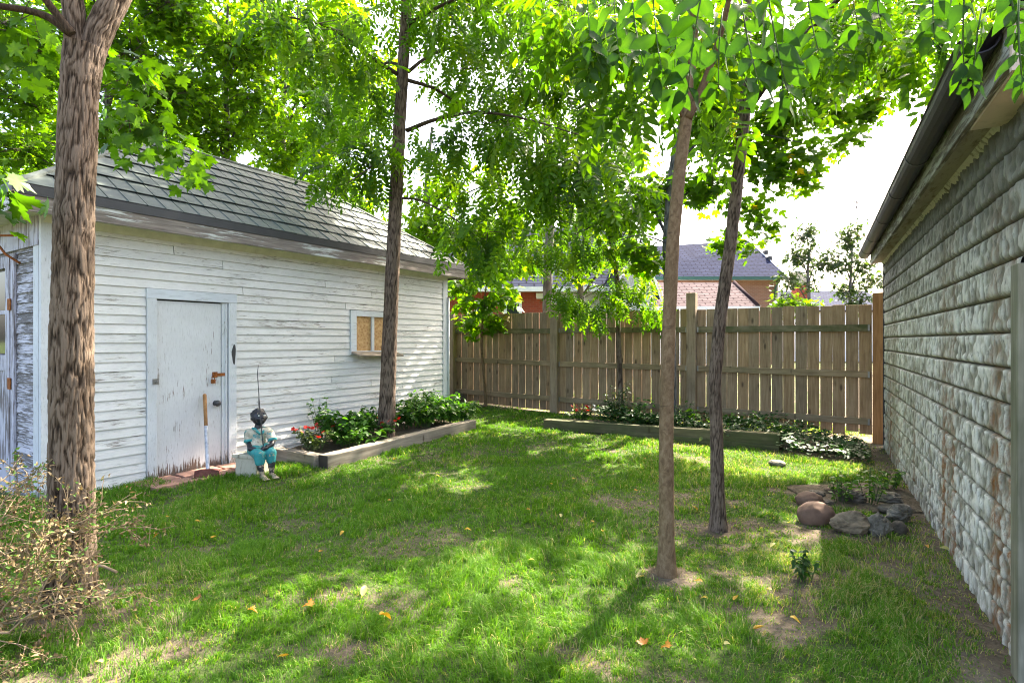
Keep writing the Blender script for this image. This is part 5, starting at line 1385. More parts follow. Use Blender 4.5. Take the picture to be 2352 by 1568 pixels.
# low pinkish roof
dB = 22.5
hB = thing('bungalow', 'low building with a pinkish shingle hip roof and white gutter', 'house', (0, dB, 0), 0, 'houses beyond the fence')
x0, x1 = W(1440, dB), W(1742, dB); ez = Z(706, dB); rz = Z(648, dB+2.5); xr = W(1688, dB+2.5)
MB().box(x0+0.3, x1-0.3, 0.3, 5.5, -0.2, ez).build('wall', M['white_trim'], hB)
roof_plane('roof', M['shingle_pink'], [(x0, 0, ez+0.05), (x1, 0, ez+0.05), (xr, 2.6, rz), (x0, 2.6, rz)], hB)
roof_plane('roof', M['shingle_pink'], [(x1, 0, ez+0.05), (x1, 5.2, ez+0.05), (xr, 2.6, rz)], hB)
MB().box(x0, x1, -0.16, -0.02, ez-0.14, ez+0.04).build('gutter', M['white_trim'], hB)
mb = MB(); mb.tube([(x1, 0, ez+0.07), (xr, 2.6, rz+0.03)], 0.07, 6); mb.build('hip_cap', M['shingle_pink'], hB)

# brown brick house with dark roof
dC = 30.0
hC = thing('brick_house', 'brown brick house with a dark shingle roof and green gutter', 'house', (0, dC, 0), 0, 'houses beyond the fence')
x0, x1 = W(1470, dC), W(1786, dC); ez = Z(640, dC); rz = Z(553, dC+4)
MB().box(x0, x1, 0, 8, -0.2, ez).build('brick_wall', M['brick_brown'], hC)
mb = MB(); mb.prism([(x1+0.002, 0, ez-1.2), (x1+0.002, 8, ez-1.2), (x1+0.002, 8, ez), (x1+0.002, 4, rz-0.15), (x1+0.002, 0, ez)], (0.05, 0, 0)); mb.build('gable_wall', M['white_trim'], hC)
roof_plane('roof', M['shingle_dark'], [(x0-0.2, -0.4, ez+0.08), (x1+0.3, -0.4, ez+0.08), (x1+0.1, 4, rz), (x0-0.2, 4, rz-0.45)], hC)
roof_plane('roof', M['shingle_dark'], [(x1+0.3, 8.4, ez+0.08), (x0-0.2, 8.4, ez+0.08), (x0-0.2, 4, rz-0.45), (x1+0.1, 4, rz)], hC)
MB().box(x0-0.2, x1+0.3, -0.55, -0.41, ez-0.12, ez+0.06).build('gutter', M['green_trim'], hC)
MB().box(x0-0.2, x1+0.3, -0.40, 0, ez-0.10, ez-0.06).build('soffit', M['white_trim'], hC)
MB().tube([(x1-0.15, -0.5, ez-0.1), (x1-0.15, -0.08, ez-0.5), (x1-0.15, -0.08, 0)], 0.06, 6).build('downspout', M['green_trim'], hC)
d = Vector((-0.2, 4.4, rz-ez-0.08)); mb = MB(); mb.prism([(x1+0.31, -0.4, ez-0.12), (x1+0.36, -0.4, ez-0.12), (x1+0.36, -0.4, ez+0.12), (x1+0.31, -0.4, ez+0.12)], d); mb.build('rake_board', M['white_trim'], hC)
def on_roof(px, t):
    y = -0.4+4.4*t; zz = ez+0.08+(rz-ez-0.08)*t
    return Vector((W(px, dC+y), y, zz))
MB().tube([on_roof(1693, 0.8), on_roof(1693, 0.8)+Vector((0, 0, 0.22))], 0.10, 8).build('roof_vent', M['dark_metal'], hC)
for px, t in ((1766, 0.45), (1757, 0.62)):
    q = on_roof(px, t); MB().box(q.x-0.10, q.x+0.10, q.y-0.2, q.y+0.3, q.z-0.1, q.z+0.14).build('roof_vent', M['dark_metal'], hC)

# far low roof and chimney
dD = 34.0
hD = thing('far_house', 'far low house with a pale grey tiled roof and red brick chimney', 'house', (0, dD, 0), 0, 'houses beyond the fence')
x0, x1 = W(1800, dD), W(2080, dD); ez = Z(712, dD); rz = Z(668, dD+4)
MB().box(x0, x1, 0.3, 7.7, -0.2, ez).build('wall', M['white_trim'], hD)
roof_plane('roof', M['shingle_grey'], [(x0, 0, ez), (x1, 0, ez), (x1, 4, rz), (x0+1.2, 4, rz)], hD)
roof_plane('roof', M['shingle_grey'], [(x1, 8, ez), (x0, 8, ez), (x0+1.2, 4, rz), (x1, 4, rz)], hD)
cx_ = W(1838, dD+2); ct = Z(628, dD+2)
ch = MB().box(cx_-0.38, cx_+0.38, 1.7, 2.4, 1.5, ct-0.75).build('chimney', M['brick_red'], hD)
MB().box(cx_-0.42, cx_+0.42, 1.66, 2.44, ct-0.75, ct-0.02).box(cx_-0.48, cx_+0.48, 1.6, 2.5, ct-0.02, ct+0.08).build('chimney_cap', M['concrete'], ch)
# television antenna on its lattice mast
dE = 28.0
ant = thing('antenna', 'tall thin television antenna mast rising above the garage eave', 'antenna', (W(1968, dE), dE, 0))
mb = MB()
zt, zl = Z(460, dE), Z(495, dE)
for a in (0, 2.1, 4.2): mb.tube([(0.14*math.cos(a), 0.14*math.sin(a), 0), (0.09*math.cos(a), 0.09*math.sin(a), zl)], 0.014, 4)
for k in range(24):
    z0 = k*zl/24; a = (k % 3)*2.1
    mb.tube([(0.13*math.cos(a), 0.13*math.sin(a), z0), (0.12*math.cos(a+2.1), 0.12*math.sin(a+2.1), z0+zl/24)], 0.008, 3)
mb.build('mast', M['dark_metal'], ant)
mb = MB(); mb.tube([(0, 0, zl-0.3), (0, 0, zt)], 0.03, 5)
mb.tube([(-0.62, 0, zt+0.12), (0.42, 0.3, zt-0.12)], 0.022, 4)
for k in range(7):
    t = k/6; c = Vector((-0.62, 0, zt+0.12)).lerp(Vector((0.42, 0.3, zt-0.12)), t); r = 0.42-0.28*t
    mb.tube([c+Vector((-0.25, 0.9, 0.2))*r, c-Vector((-0.25, 0.9, 0.2))*r], 0.014, 3)
mb.ball((0, 0, zt-0.35), 0.06, 6, 4); mb.build('aerial', M['dark_metal'], ant)

# ------------------------------------------------------------------ timber beds
def timber(name, a, b, w, h, mat, label, group='timbers edging the beds', z0=None, z1=None):
    a, b = Vector(a), Vector(b)
    d = (b-a); L = d.length
    o = MB().box(0, L, -w/2, w/2, 0, h).build(name, M[mat], None, 0.007)
    o.location = a; o.rotation_euler = (0, -math.asin(d.z/L), math.atan2(d.y, d.x))
    return tag(o, label, 'timber', group)
u0, u1, w1 = 2.08, 4.70, 0.92
q = lambda u, w: Vector((SM(u, w).x, SM(u, w).y, gz(SM(u, w).x, SM(u, w).y)))
timber('bed_timber', q(u0, w1)+Vector((0, 0, -0.02)), q(u1, w1)+Vector((0, 0, -0.01)), 0.14, 0.155, 'timber', 'long grey timber along the front of the bed by the shed')
timber('bed_timber', q(u0+0.0, w1-0.075)+Vector((0, 0, -0.02)), q(u0-0.02, 0.12)+Vector((0, 0, -0.02)), 0.13, 0.15, 'timber', 'short dark end timber between the statue and the long bed timber')
mb = MB(); c = q(u0, w1)
o = MB().box(-0.006, 0.0, -0.069, 0.069, 0.002, 0.152).build('end_grain', M['timber_end'], bpy.data.objects['bed_timber'])
# soil inside
def soil_patch(name, quad, rise, n=22):
    a, b, c, d = [Vector(p) for p in quad]
    U, Vv = np.meshgrid(np.linspace(0, 1, n), np.linspace(0, 1, n))
    pt = lambda k: (1-U)*(1-Vv)*a[k] + U*(1-Vv)*b[k] + U*Vv*c[k] + (1-U)*Vv*d[k]
    X, Y = pt(0), pt(1)
    Zz = ground_z(X, Y) + 0.005 + rise*(0.75+0.5*(fbm(X*6, Y*6, None, 5, 3)-0.5))*np.minimum(1, np.minimum(np.minimum(U, 1-U), np.minimum(Vv, 1-Vv))*9+0.35)
    i = np.arange(n*n).reshape(n, n)
    qd = np.stack([i[:-1, :-1], i[:-1, 1:], i[1:, 1:], i[1:, :-1]], -1).reshape(-1, 4)
    o = link(name, np_mesh(name, np.stack([X.ravel(), Y.ravel(), Zz.ravel()], -1), [qd], M['soil'], {'bare': np.ones(n*n)}, True))
    return tag(o, kind='structure')
soil_patch('bed_soil', [SM(u0+0.03, 0.02), SM(u1+0.3, 0.02), SM(u1, w1-0.06), SM(u0+0.03, w1-0.06)], 0.10)
B2a = B2A.copy(); B2a.z = gz(B2a.x, B2a.y); B2b = B2B.copy(); B2b.z = gz(B2b.x, B2b.y)
timber('bed_timber', B2a+Vector((0, 0, 0.0)), B2b+Vector((0, 0, 0.07)), 0.15, 0.145, 'timber_mossy', 'long mossy timber edging the bed in front of the board fence')
h_ = B2a.lerp(B2b, 0.33)
timber('bed_timber', h_+Vector((-0.01, -0.02, -0.05)), B2b+Vector((-0.02, -0.02, -0.07)), 0.15, 0.139, 'timber_mossy', 'lower mossy timber half buried under the one before the board fence')
soil_patch('bed_soil', [B2A+B2N*0.06, B2B+B2N*0.06+B2D*0.9, B2B+B2N*0.95+B2D*0.9, B2A+B2N*0.75], 0.09)
soil_patch('pit_soil', [Vector((PIT[0]-0.5, PIT[1]-0.42, 0)), Vector((PIT[0]+0.5, PIT[1]-0.42, 0)), Vector((PIT[0]+0.5, PIT[1]+0.42, 0)), Vector((PIT[0]-0.5, PIT[1]+0.42, 0))], 0.015)

# ------------------------------------------------------------------ rocks of the fire ring
def rock(px, py, wpx, hpx, depth_f, mat, label, seed, rough=0.22, flat=1.0, group='stones round the fire pit', py_ground=None):
    g = G(px, py_ground or (py+hpx*0.42)); d = g.y
    sx = wpx/FPX*d/2*1.07; szz = hpx/FPX*d/2*1.3
    bm = bmesh.new(); bmesh.ops.create_icosphere(bm, subdivisions=4, radius=1.0)
    co = np.array([v.co[:] for v in bm.verts])
    n = fbm(co[:, 0]*1.6+seed*3.1, co[:, 1]*1.3, co[:, 2]*1.3, seed, 3)-0.5
    nf = fbm(co[:, 0]*5+seed, co[:, 1]*5, co[:, 2]*5, seed+9, 3)-0.5
    # facets: quantised planes
    rg = np.random.default_rng(seed)
    pl = unit(rg.normal(size=(9, 3))); off = rg.uniform(0.60, 0.92, 9)
    r = np.ones(len(co)); ridge = 1-np.abs(2*fbm(co[:, 0]*2.6+seed, co[:, 1]*2.6, co[:, 2]*3.4, seed+4, 3)-1)
    if rough > 0.12:
        for p_, o_ in zip(pl, off):
            dd = co@p_; r = np.where(dd > 1e-3, np.minimum(r, o_/np.maximum(dd, 1e-3)), r)
    co = co*(r*(1+rough*2.0*n+rough*0.9*nf-rough*1.2*(ridge-0.6)))[:, None]
    co *= np.array([sx, sx*depth_f, szz])
    zmin = co[:, 2].min(); co[:, 2] = np.maximum(co[:, 2], zmin*0.75)
    for v, c in zip(bm.verts, co): v.co = c
    me = bpy.data.meshes.new('rock'); bm.to_mesh(me); bm.free()
    me.polygons.foreach_set('use_smooth', [rough < 0.15]*len(me.polygons)); me.materials.append(M[mat])
    o = link('rock', me); o.location = (g.x, g.y, g.z+szz*0.58); o.rotation_euler = (rg.uniform(-0.1, 0.1), rg.uniform(-0.1, 0.1), rg.uniform(-0.3, 0.3))
    return tag(o, label, 'rock', group)
rock(1876, 1180, 78, 50, 0.75, 'rock_brown', 'smooth rounded brown boulder at the left of the fire ring', 1, 0.11)
rock(1860, 1147, 58, 32, 0.9, 'rock_brown', 'grey brown stone behind the rounded boulder', 2, 0.12)
rock(1878, 1133, 34, 14, 1.2, 'rock', 'thin flat stone lying on the back left of the ring', 3, 0.2)
rock(1897, 1155, 40, 18, 1.0, 'rock', 'low dark wedge between the rounded boulder and the weeds', 4, 0.22)
rock(1950, 1203, 90, 46, 0.65, 'rock_tan', 'long angular dark stone at the front of the ring', 5, 0.24)
rock(2016, 1206, 50, 54, 0.8, 'rock_grey', 'upright lichen grey stone in the front right of the ring', 6, 0.25)
rock(2066, 1180, 66, 42, 0.8, 'rock_grey', 'big tilted grey slab at the right of the ring', 7, 0.24)
rock(2065, 1213, 30, 30, 1.0, 'rock', 'small round dark stone at the front right corner', 8, 0.08)
rock(2048, 1156, 52, 20, 0.9, 'rock', 'oval flat stone resting on the right side slab', 9, 0.10, py_ground=1178)
rock(2040, 1144, 62, 22, 1.0, 'rock_grey', 'pale flat slab behind the oval stone', 10, 0.2)
rock(1955, 1138, 70, 32, 0.9, 'rock', 'dark broken stone at the back of the ring behind the weeds', 11, 0.25)
rock(1918, 1128, 36, 18, 0.9, 'rock_brown', 'small pinkish stone at the back of the ring', 12, 0.16)
rock(1785, 1063, 34, 12, 1.2, 'rock_grey', 'flat pale stone in the sunlit grass before the bed', 13, 0.12, group=None)
rock(1052, 912, 28, 30, 0.9, 'rock', 'dark stone lying behind the far end of the shed bed', 14, 0.2, group=None)

# ------------------------------------------------------------------ splitting axe
def ray_wall(px, py, w):
    d = Vector(((px-CX)/FPX, 1, -(py-CY)/FPX)); o = Vector((0, 0, CAM_H)); n = -NS
    return o + d*((w-(o-S0).dot(n))/d.dot(n))
ab = G(478, 1100); ab.z += 0.035
at_ = ray_wall(470, 905, 0.035)
axe = thing('axe', 'rusty splitting axe with a grey taped wooden handle leaning on the shed door', 'axe', ab)
loc = lambda p: p-ab
hd = (at_-ab).normalized(); hb = ab+hd*0.03
mb = MB(); jn = hb.lerp(at_, 0.58)
mb.tube([loc(jn), loc(jn.lerp(at_, 0.6)), loc(at_-hd*0.01), loc(at_)], [0.0165, 0.0165, 0.018, 0.014], 12); mb.build('handle', M['handle_wood'], axe)
mb = MB(); pts = [hb.lerp(jn, t/10) for t in range(11)]
mb.tube([loc(p) for p in pts], [0.0175+0.0012*math.sin(i*2.4) for i in range(11)], 12); mb.build('tape_wrap', M['tape'], axe)
h0 = ab+Vector((0, 0, 0.0)); rx = Vector((0.93, 0.36, 0)).normalized(); ry = Vector((-rx.y, rx.x, 0))
mb = MB(); prof = [(-0.115, 0.034), (-0.06, 0.044), (0.03, 0.042), (0.095, 0.030), (0.10, -0.018), (0.03, -0.028), (-0.06, -0.030), (-0.12, -0.040)]
th = [0.006, 0.016, 0.026, 0.027, 0.027, 0.026, 0.016, 0.006]
fr_ = [loc(h0+rx*a+Vector((0, 0, b+0.02))-ry*t) for (a, b), t in zip(prof, th)]; bk = [loc(h0+rx*a+Vector((0, 0, b+0.02))+ry*t) for (a, b), t in zip(prof, th)]
n_ = len(prof); mb.add(fr_+bk, [tuple(range(n_)), tuple(range(2*n_-1, n_-1, -1))] + [(i, i+n_, (i+1) % n_+n_, (i+1) % n_) for i in range(n_)])
mb.build('axe_head', M['axe_head'], axe, 0.003)

# ------------------------------------------------------------------ seated garden statue
sb = G(600, 1091)
st = thing('garden_statue', 'painted concrete statue of a seated boy in cream shirt and teal trousers', 'statue', sb)
m = NT('statue_skin'); v = m.coord(rnd=False)
ch_ = m.step(m.noise(v, 26, 6, 0.7), 0.60, 0.66)
tcs = m.n('TexCoord'); sxs = m.n('SeparateXYZ'); m.l(tcs.outputs['Object'], sxs.inputs[0]); ft = m.step(sxs.outputs[2], 0.16, 0.03)
c = m.mix(m.math('MULTIPLY', m.step(m.math('ADD', m.noise(v, 26, 6, 0.7), m.math('MULTIPLY', ft, 0.22)), 0.60, 0.66), 1.0), (0.014, 0.014, 0.020), (0.29, 0.235, 0.165)); m.principled(c, 0.38, 0, 0.5, m.bump(m.noise(v, 60, 4), 0.3, 0.003)); M['st_skin'] = m.m
m = NT('statue_shirt'); v = m.coord(rnd=False)
f1 = m.step(m.noise(v, 12, 6, 0.7), 0.52, 0.60)
c = m.mix(f1, m.ramp(m.noise(v, 22, 5), [(0.3, (0.30, 0.26, 0.19)), (0.6, (0.55, 0.51, 0.40))]), (0.03, 0.27, 0.28))
c = m.mix(m.math('MULTIPLY', m.step(m.noise(v, 45, 5, 0.7), 0.58, 0.66), 0.7), c, (0.06, 0.05, 0.04)); m.principled(c, 0.8, 0, 0.2, m.bump(m.noise(v, 40, 5), 0.4, 0.004)); M['st_shirt'] = m.m
m = NT('statue_teal'); v = m.coord(rnd=False)
c = m.mix(m.step(m.noise(v, 30, 6, 0.7), 0.57, 0.64), m.ramp(m.noise(v, 8, 4), [(0.3, (0.015, 0.17, 0.18)), (0.7, (0.03, 0.29, 0.29))]), (0.36, 0.30, 0.20)); m.principled(c, 0.7, 0, 0.3, m.bump(m.noise(v, 40, 5), 0.3, 0.003)); M['st_teal'] = m.m
M['st_eye'] = simple('statue_eye', (0.75, 0.75, 0.72), 0.5, 0, 0.03)

def solid(name, chains, balls, mat, voxel=0.0055, smooth_it=2, parent=st):
    mb = MB()
    for pts, rad in chains:
        for i in range(len(pts)-1):
            a, b = Vector(pts[i]), Vector(pts[i+1])
            nseg = max(2, int((b-a).length/0.012))
            mb.tube([a.lerp(b, t/nseg) for t in range(nseg+1)], [rad[i]+(rad[i+1]-rad[i])*t/nseg for t in range(nseg+1)], 14)
        for p, r in zip(pts, rad): mb.ball(p, r, 14, 10)
    for p, r in balls: mb.ball(p, r, 16, 12)
    o = mb.build(name, mat, parent)
    r = o.modifiers.new('remesh', 'REMESH'); r.mode = 'VOXEL'; r.voxel_size = voxel; r.use_smooth_shade = True
    s_ = o.modifiers.new('smooth', 'SMOOTH'); s_.factor = 0.5; s_.iterations = smooth_it
    return o
# axes: x to the right of the view, y away, z up.  face turned right and a little up
hc = Vector((-0.035, 0.03, 0.575)); fd_ = Vector((0.72, -0.66, 0.20)).normalized()
sd = Vector((0.66, 0.72, 0)).normalized(); ud = fd_.cross(sd)*-1
if ud.z < 0: ud = -ud
F_ = lambda f, s, u: hc + fd_*f + sd*s + ud*u
body_ch = [([(-0.045, 0.03, 0.43), (-0.04, 0.03, 0.50), F_(-0.01, 0, -0.03)], [0.045, 0.034, 0.036])]
balls = [(hc, (0.072, 0.072, 0.078)), (F_(-0.02, 0, 0.015), (0.072, 0.070, 0.07)), (F_(0.035, 0, -0.025), 0.050), (F_(0.045, 0.026, -0.018), 0.030), (F_(0.045, -0.026, -0.018), 0.030),
         (F_(0.060, 0, -0.055), 0.024), (F_(0.082, 0, -0.012), 0.013), (F_(0.079, 0.010, -0.017), 0.010), (F_(0.079, -0.010, -0.017), 0.010), (F_(0.073, 0, 0.008), 0.011),
         (F_(0.076, 0, -0.037), (0.012, 0.016, 0.007)), (F_(0.075, 0, -0.047), (0.012, 0.014, 0.007)), (F_(0.062, 0.024, 0.025), 0.014), (F_(0.062, -0.024, 0.025), 0.014),
         (F_(-0.002, 0.072, -0.008), (0.014, 0.010, 0.020)), (F_(-0.002, -0.072, -0.008), (0.014, 0.010, 0.020))]
rg = random.Random(4)
for k in range(46):      # short curly hair over the back and top
    a = rg.uniform(0, 2*math.pi); e = rg.uniform(0.05, 1.5)
    dv = fd_*(math.cos(a)*math.cos(e)-0.25) + sd*math.sin(a)*math.cos(e) + ud*math.sin(e)
    dv.normalize()
    if dv.dot(fd_) > 0.15 and dv.dot(ud) < 0.80: continue
    balls.append((hc-fd_*0.008+ud*0.010+dv*0.068, rg.uniform(0.012, 0.017)))
hand = Vector((0.078, -0.115, 0.285))
arm1 = [(-0.110, -0.02, 0.330), (-0.060, -0.105, 0.285), (0.045, -0.125, 0.278)]
arm2 = [(0.115, 0.005, 0.345), (0.125, -0.05, 0.315), (0.095, -0.105, 0.290)]
body_ch += [(arm1, [0.028, 0.025, 0.018]), (arm2, [0.026, 0.024, 0.018])]
def fingers(c, dirs, fwd, lst):
    c = Vector(c)
    for k, (dx, L) in enumerate(zip(dirs, (0.026, 0.031, 0.029, 0.023))):
        a = c + Vector(dx); b = a + Vector(fwd)*L*0.6; e = b + (Vector(fwd)*0.2 + Vector((0.1, -0.3, -1)))*L*0.5
        lst.append(([tuple(a), tuple(b), tuple(e)], [0.0075, 0.007, 0.0055]))
    a = c + Vector((0, 0.006, 0.012)); lst.append(([tuple(a), tuple(a+Vector((0.012, -0.004, 0.014))), tuple(a+Vector((0.024, -0.008, 0.012)))], [0.008, 0.0075, 0.006]))
fl = []
fingers((0.058, -0.128, 0.278), [(0.004, -0.012, 0.010), (0.006, -0.013, 0.001), (0.005, -0.013, -0.008), (0.002, -0.012, -0.016)], (0.75, -0.25, 0), fl)
fingers((0.088, -0.112, 0.292), [(-0.002, -0.010, 0.014), (-0.001, -0.013, 0.005), (-0.001, -0.014, -0.004), (-0.001, -0.013, -0.012)], (-0.25, -0.85, 0), fl)
body_ch += fl
balls += [((0.056, -0.124, 0.278), (0.022, 0.016, 0.018)), ((0.090, -0.108, 0.290), (0.018, 0.020, 0.018))]
# shins and feet, toes pointing right and forward
for (kx, ky, ax, ay) in ((0.045, -0.15, 0.085, -0.165), (0.135, -0.085, 0.150, -0.10)):
    body_ch.append(([(kx+0.01, ky, 0.17), ((kx+ax)/2, (ky+ay)/2, 0.115), (ax, ay, 0.045)], [0.033, 0.033, 0.022]))
    body_ch.append(([(ax-0.018, ay+0.012, 0.022), (ax+0.03, ay-0.022, 0.022), (ax+0.058, ay-0.042, 0.013)], [0.021, 0.023, 0.015]))
    for t in range(5):
        o_ = Vector((0.58, 0.81, 0))*(0.020-0.010*t); e = Vector((ax+0.062, ay-0.046, 0.010))+o_
        body_ch.append(([tuple(e-Vector((0.02, -0.014, -0.003))), tuple(e+Vector((0.010-0.002*t, -0.007, 0)))], [0.009, 0.0078-0.0006*t]))
body = solid('body', body_ch, balls, M['st_skin'], 0.0042, 2)
# wear is stored per vertex on the coarse mesh: face and feet have flaked most
for s_ in (1, -1):
    MB().ball(F_(0.066, s_*0.026, 0.008), (0.012, 0.013, 0.009), 10, 8).build('eye', M['st_eye'], st)
    MB().ball(F_(0.0745, s_*0.0262, 0.0085), 0.0045, 8, 6).build('pupil', M['black_knob'], st)
solid('shirt', [([(-0.05, 0.035, 0.235), (-0.05, 0.03, 0.32), (-0.045, 0.03, 0.405)], [0.086, 0.080, 0.068]), ([(-0.115, 0.0, 0.415), (0.035, 0.045, 0.425)], [0.052, 0.05]),
                ([(-0.125, 0.0, 0.405), (-0.115, -0.02, 0.345)], [0.044, 0.040]), ([(0.065, 0.035, 0.41), (0.108, 0.005, 0.355)], [0.046, 0.040])], [((-0.04, -0.02, 0.29), (0.078, 0.06, 0.07))], M['st_shirt'], 0.006, 3)
mb = MB()
for (c, n, r) in (((-0.112, -0.020, 0.340), (0.15, -0.35, -1), 0.046), ((0.110, 0.003, 0.352), (0.35, -0.3, -1), 0.041)):
    c = Vector(c); n = Vector(n).normalized(); mb.tube([c-n*0.014, c-n*0.004, c+n*0.008, c+n*0.012], [r*0.98, r*1.06, r*1.04, r*0.8], 16)
mb.build('cuff', M['st_teal'], st)
mb = MB()
for s_ in (1, -1):      # open collar
    a = Vector((-0.04, 0.03, 0.468))+sd*0.05*s_; b = F_(0.03, 0, -0.165)+Vector((0.01, -0.035, 0.0))
    mb.tube([a-fd_*0.02, a+fd_*0.03-Vector((0, 0, 0.012)), b+sd*0.012*s_], [0.014, 0.016, 0.009], 8)
mb.build('collar', M['st_teal'], st)
solid('trousers', [([(-0.07, 0.04, 0.245), (-0.03, -0.05, 0.25), (0.045, -0.145, 0.235)], [0.085, 0.068, 0.056]), ([(-0.02, 0.05, 0.245), (0.06, -0.02, 0.25), (0.13, -0.078, 0.238)], [0.082, 0.066, 0.054]),
                   ([(0.045, -0.145, 0.235), (0.056, -0.150, 0.165)], [0.055, 0.046]), ([(0.13, -0.078, 0.238), (0.136, -0.084, 0.168)], [0.053, 0.045])], [], M['st_teal'], 0.006, 3)
mb = MB(); mb.prism([(-0.235, -0.05, 0), (0.0, -0.11, 0), (0.06, 0.11, 0), (-0.175, 0.17, 0)], (0, 0, 0.185)); mb.build('seat_block', M['concrete'], st, 0.008)
mb = MB(); mb.prism([(-0.262, -0.060, 0.186), (0.012, -0.130, 0.186), (0.078, 0.122, 0.186), (-0.195, 0.190, 0.186)], (0, 0, 0.035)); mb.build('seat_slab', M['concrete'], st, 0.006)
mb = MB(); rod = [Vector((0.084, -0.125, 0.26)), Vector((0.065, -0.12, 0.40)), Vector((0.035, -0.10, 0.62)), Vector((0.010, -0.08, 0.86)), Vector((-0.005, -0.07, 1.02)), Vector((0.004, -0.07, 1.10))]
mb.tube(rod, [0.0052, 0.005, 0.0045, 0.004, 0.0035, 0.003], 6); mb.build('rod', M['dark_metal'], st)
mb = MB(); c = Vector((0.018, -0.088, 0.74)); mb.add([c+Vector((0, 0, 0.075)), c+Vector((-0.013, 0, 0)), c+Vector((0, -0.006, 0)), c+Vector((0.012, 0, -0.005)), c+Vector((0.006, 0, -0.10)), c+Vector((0, 0.006, 0))], [(0, 1, 2), (0, 2, 3), (1, 4, 2), (2, 4, 3), (0, 5, 1), (0, 3, 5), (1, 5, 4), (5, 3, 4)]); mb.build('rod_float', M['steel'], st)

# ------------------------------------------------------------------ garden plants
OV_LEAF = leaflet(3, 0.30, 0.25, 0.06)
NARROW = leaflet(2, 0.13, 0.25, 0.04)
pr = np.random.default_rng(77)
def flower_mesh(mat):
    mb = MB()
    for k in range(5):
        a = 2*math.pi*k/5
        c, s_ = math.cos(a), math.sin(a)
        mb.add([(0, 0, 0), (0.5*c-0.38*s_, 0.5*s_+0.38*c, 0.12), (1.0*c-0.22*s_, 1.0*s_+0.22*c, 0.05), (1.0*c+0.22*s_, 1.0*s_-0.22*c, 0.05), (0.5*c+0.38*s_, 0.5*s_-0.38*c, 0.12)], [(0, 4, 3, 2, 1)])
    me = mb.mesh('flower', mat); a = me.attributes.new('tint', 'FLOAT', 'POINT'); a.data.foreach_set('value', np.linspace(0, 1, len(mb.v)).astype(np.float32))
    return me
FL_R, FL_W = flower_mesh(M['petal_red']), flower_mesh(M['petal_white'])
def plant(name, label, cat, base, stems, h, spread, nleaf, size, tmpl=OV_LEAF, mat='garden_leaf', tint=(0.45, 0.2), flowers=0, fmesh=None, group=None, up=0.4, lean=(0, 0), fsize=0.022, big_leaves=0):
    base = Vector(base); r = thing(name, label, cat, base, 0, group)
    mb = MB(); pos, dv, sz = [], [], []
    tips = []
    for i in range(stems):
        a = pr.uniform(0, 2*np.pi); s_ = spread*math.sqrt(pr.random()); hh = h*pr.uniform(0.6, 1.05)
        foot = Vector((math.cos(a)*s_*0.35, math.sin(a)*s_*0.35, 0)); tip = Vector((math.cos(a)*s_+lean[0]*h, math.sin(a)*s_+lean[1]*h, hh))
        midp = foot.lerp(tip, 0.5)+Vector((0, 0, 0.1*h))
        mb.tube([foot, midp, tip], [0.0035, 0.003, 0.0015], 4, False); tips.append(tip)
        for k in range(nleaf):
            t = pr.uniform(0.25, 1.05); p = foot*(1-t)**2 + midp*2*t*(1-t) + tip*t*t if t <= 1 else tip
            aa = pr.uniform(0, 2*np.pi)
            pos.append(tuple(p)); dv.append((math.cos(aa), math.sin(aa), pr.uniform(-0.5, up))); sz.append(size*pr.uniform(0.6, 1.15))
    mb.build('stem', M['stem'], r)['kind'] = 'stuff'
    pos, dv, sz = np.array(pos), np.array(dv), np.array(sz)
    N = len(pos)
    F = frames(dv, np.stack([pr.normal(0, 0.35, N), pr.normal(0, 0.35, N), np.ones(N)], -1))
    ti = np.clip(pr.normal(tint[0], tint[1], N), 0, 1)
    v, f, t = scatter(tmpl, pos, F, sz, ti)
    o = link('foliage', np_mesh('foliage', v, f, M[mat], {'tint': t}), r); o['kind'] = 'stuff'
    for k in range(flowers):
        tp = tips[k % len(tips)] + Vector((pr.normal(0, 0.03), pr.normal(0, 0.03), pr.uniform(-0.02, 0.03)))
        o = link('flower', fmesh, r, tp, (pr.uniform(0.2, 1.1), pr.uniform(-0.5, 0.5), pr.uniform(0, 6)), (fsize,)*3)
    return r
def bp(u, w, dz=0.10):
    p = SM(u, w); return (p.x, p.y, gz(p.x, p.y)+dz)
plant('red_impatiens', 'red flowers with pale leaves at the near corner of the shed bed', 'flowers', bp(2.30, 0.50), 26, 0.24, 0.24, 10, 0.06, mat='pale_leaf', tint=(0.8, 0.2), flowers=16, fmesh=FL_R, fsize=0.026)
plant('leafy_plant', 'dense dark green leafy plant just behind the near red flowers', 'plant', bp(2.72, 0.46), 30, 0.38, 0.30, 14, 0.095)
plant('red_impatiens', 'red flowers near the foot of the walnut trunk', 'flowers', bp(3.28, 0.62), 18, 0.24, 0.20, 10, 0.06, flowers=8, fmesh=FL_R, fsize=0.026)
plant('leafy_plant', 'tall thin seeding plant against the shed wall', 'plant', bp(2.65, 0.20), 14, 0.52, 0.20, 12, 0.07, tint=(0.35, 0.2))
plant('leafy_plant', 'low bright leafy plant filling the front of the bed behind the timber corner', 'plant', bp(2.62, 0.68), 18, 0.24, 0.22, 12, 0.075, tint=(0.6, 0.2))
plant('leafy_plant', 'dark leafy plant between the hosta and the shed wall', 'plant', bp(3.05, 0.42), 20, 0.34, 0.24, 12, 0.085, tint=(0.4, 0.2))
plant('leafy_plant', 'leafy plant right beside the walnut trunk towards the fence', 'plant', bp(3.78, 0.45), 20, 0.36, 0.24, 12, 0.09, tint=(0.5, 0.2))
plant('leafy_plant', 'small leafy plant left of the walnut trunk near the wall', 'plant', bp(3.42, 0.30), 16, 0.36, 0.20, 12, 0.08)
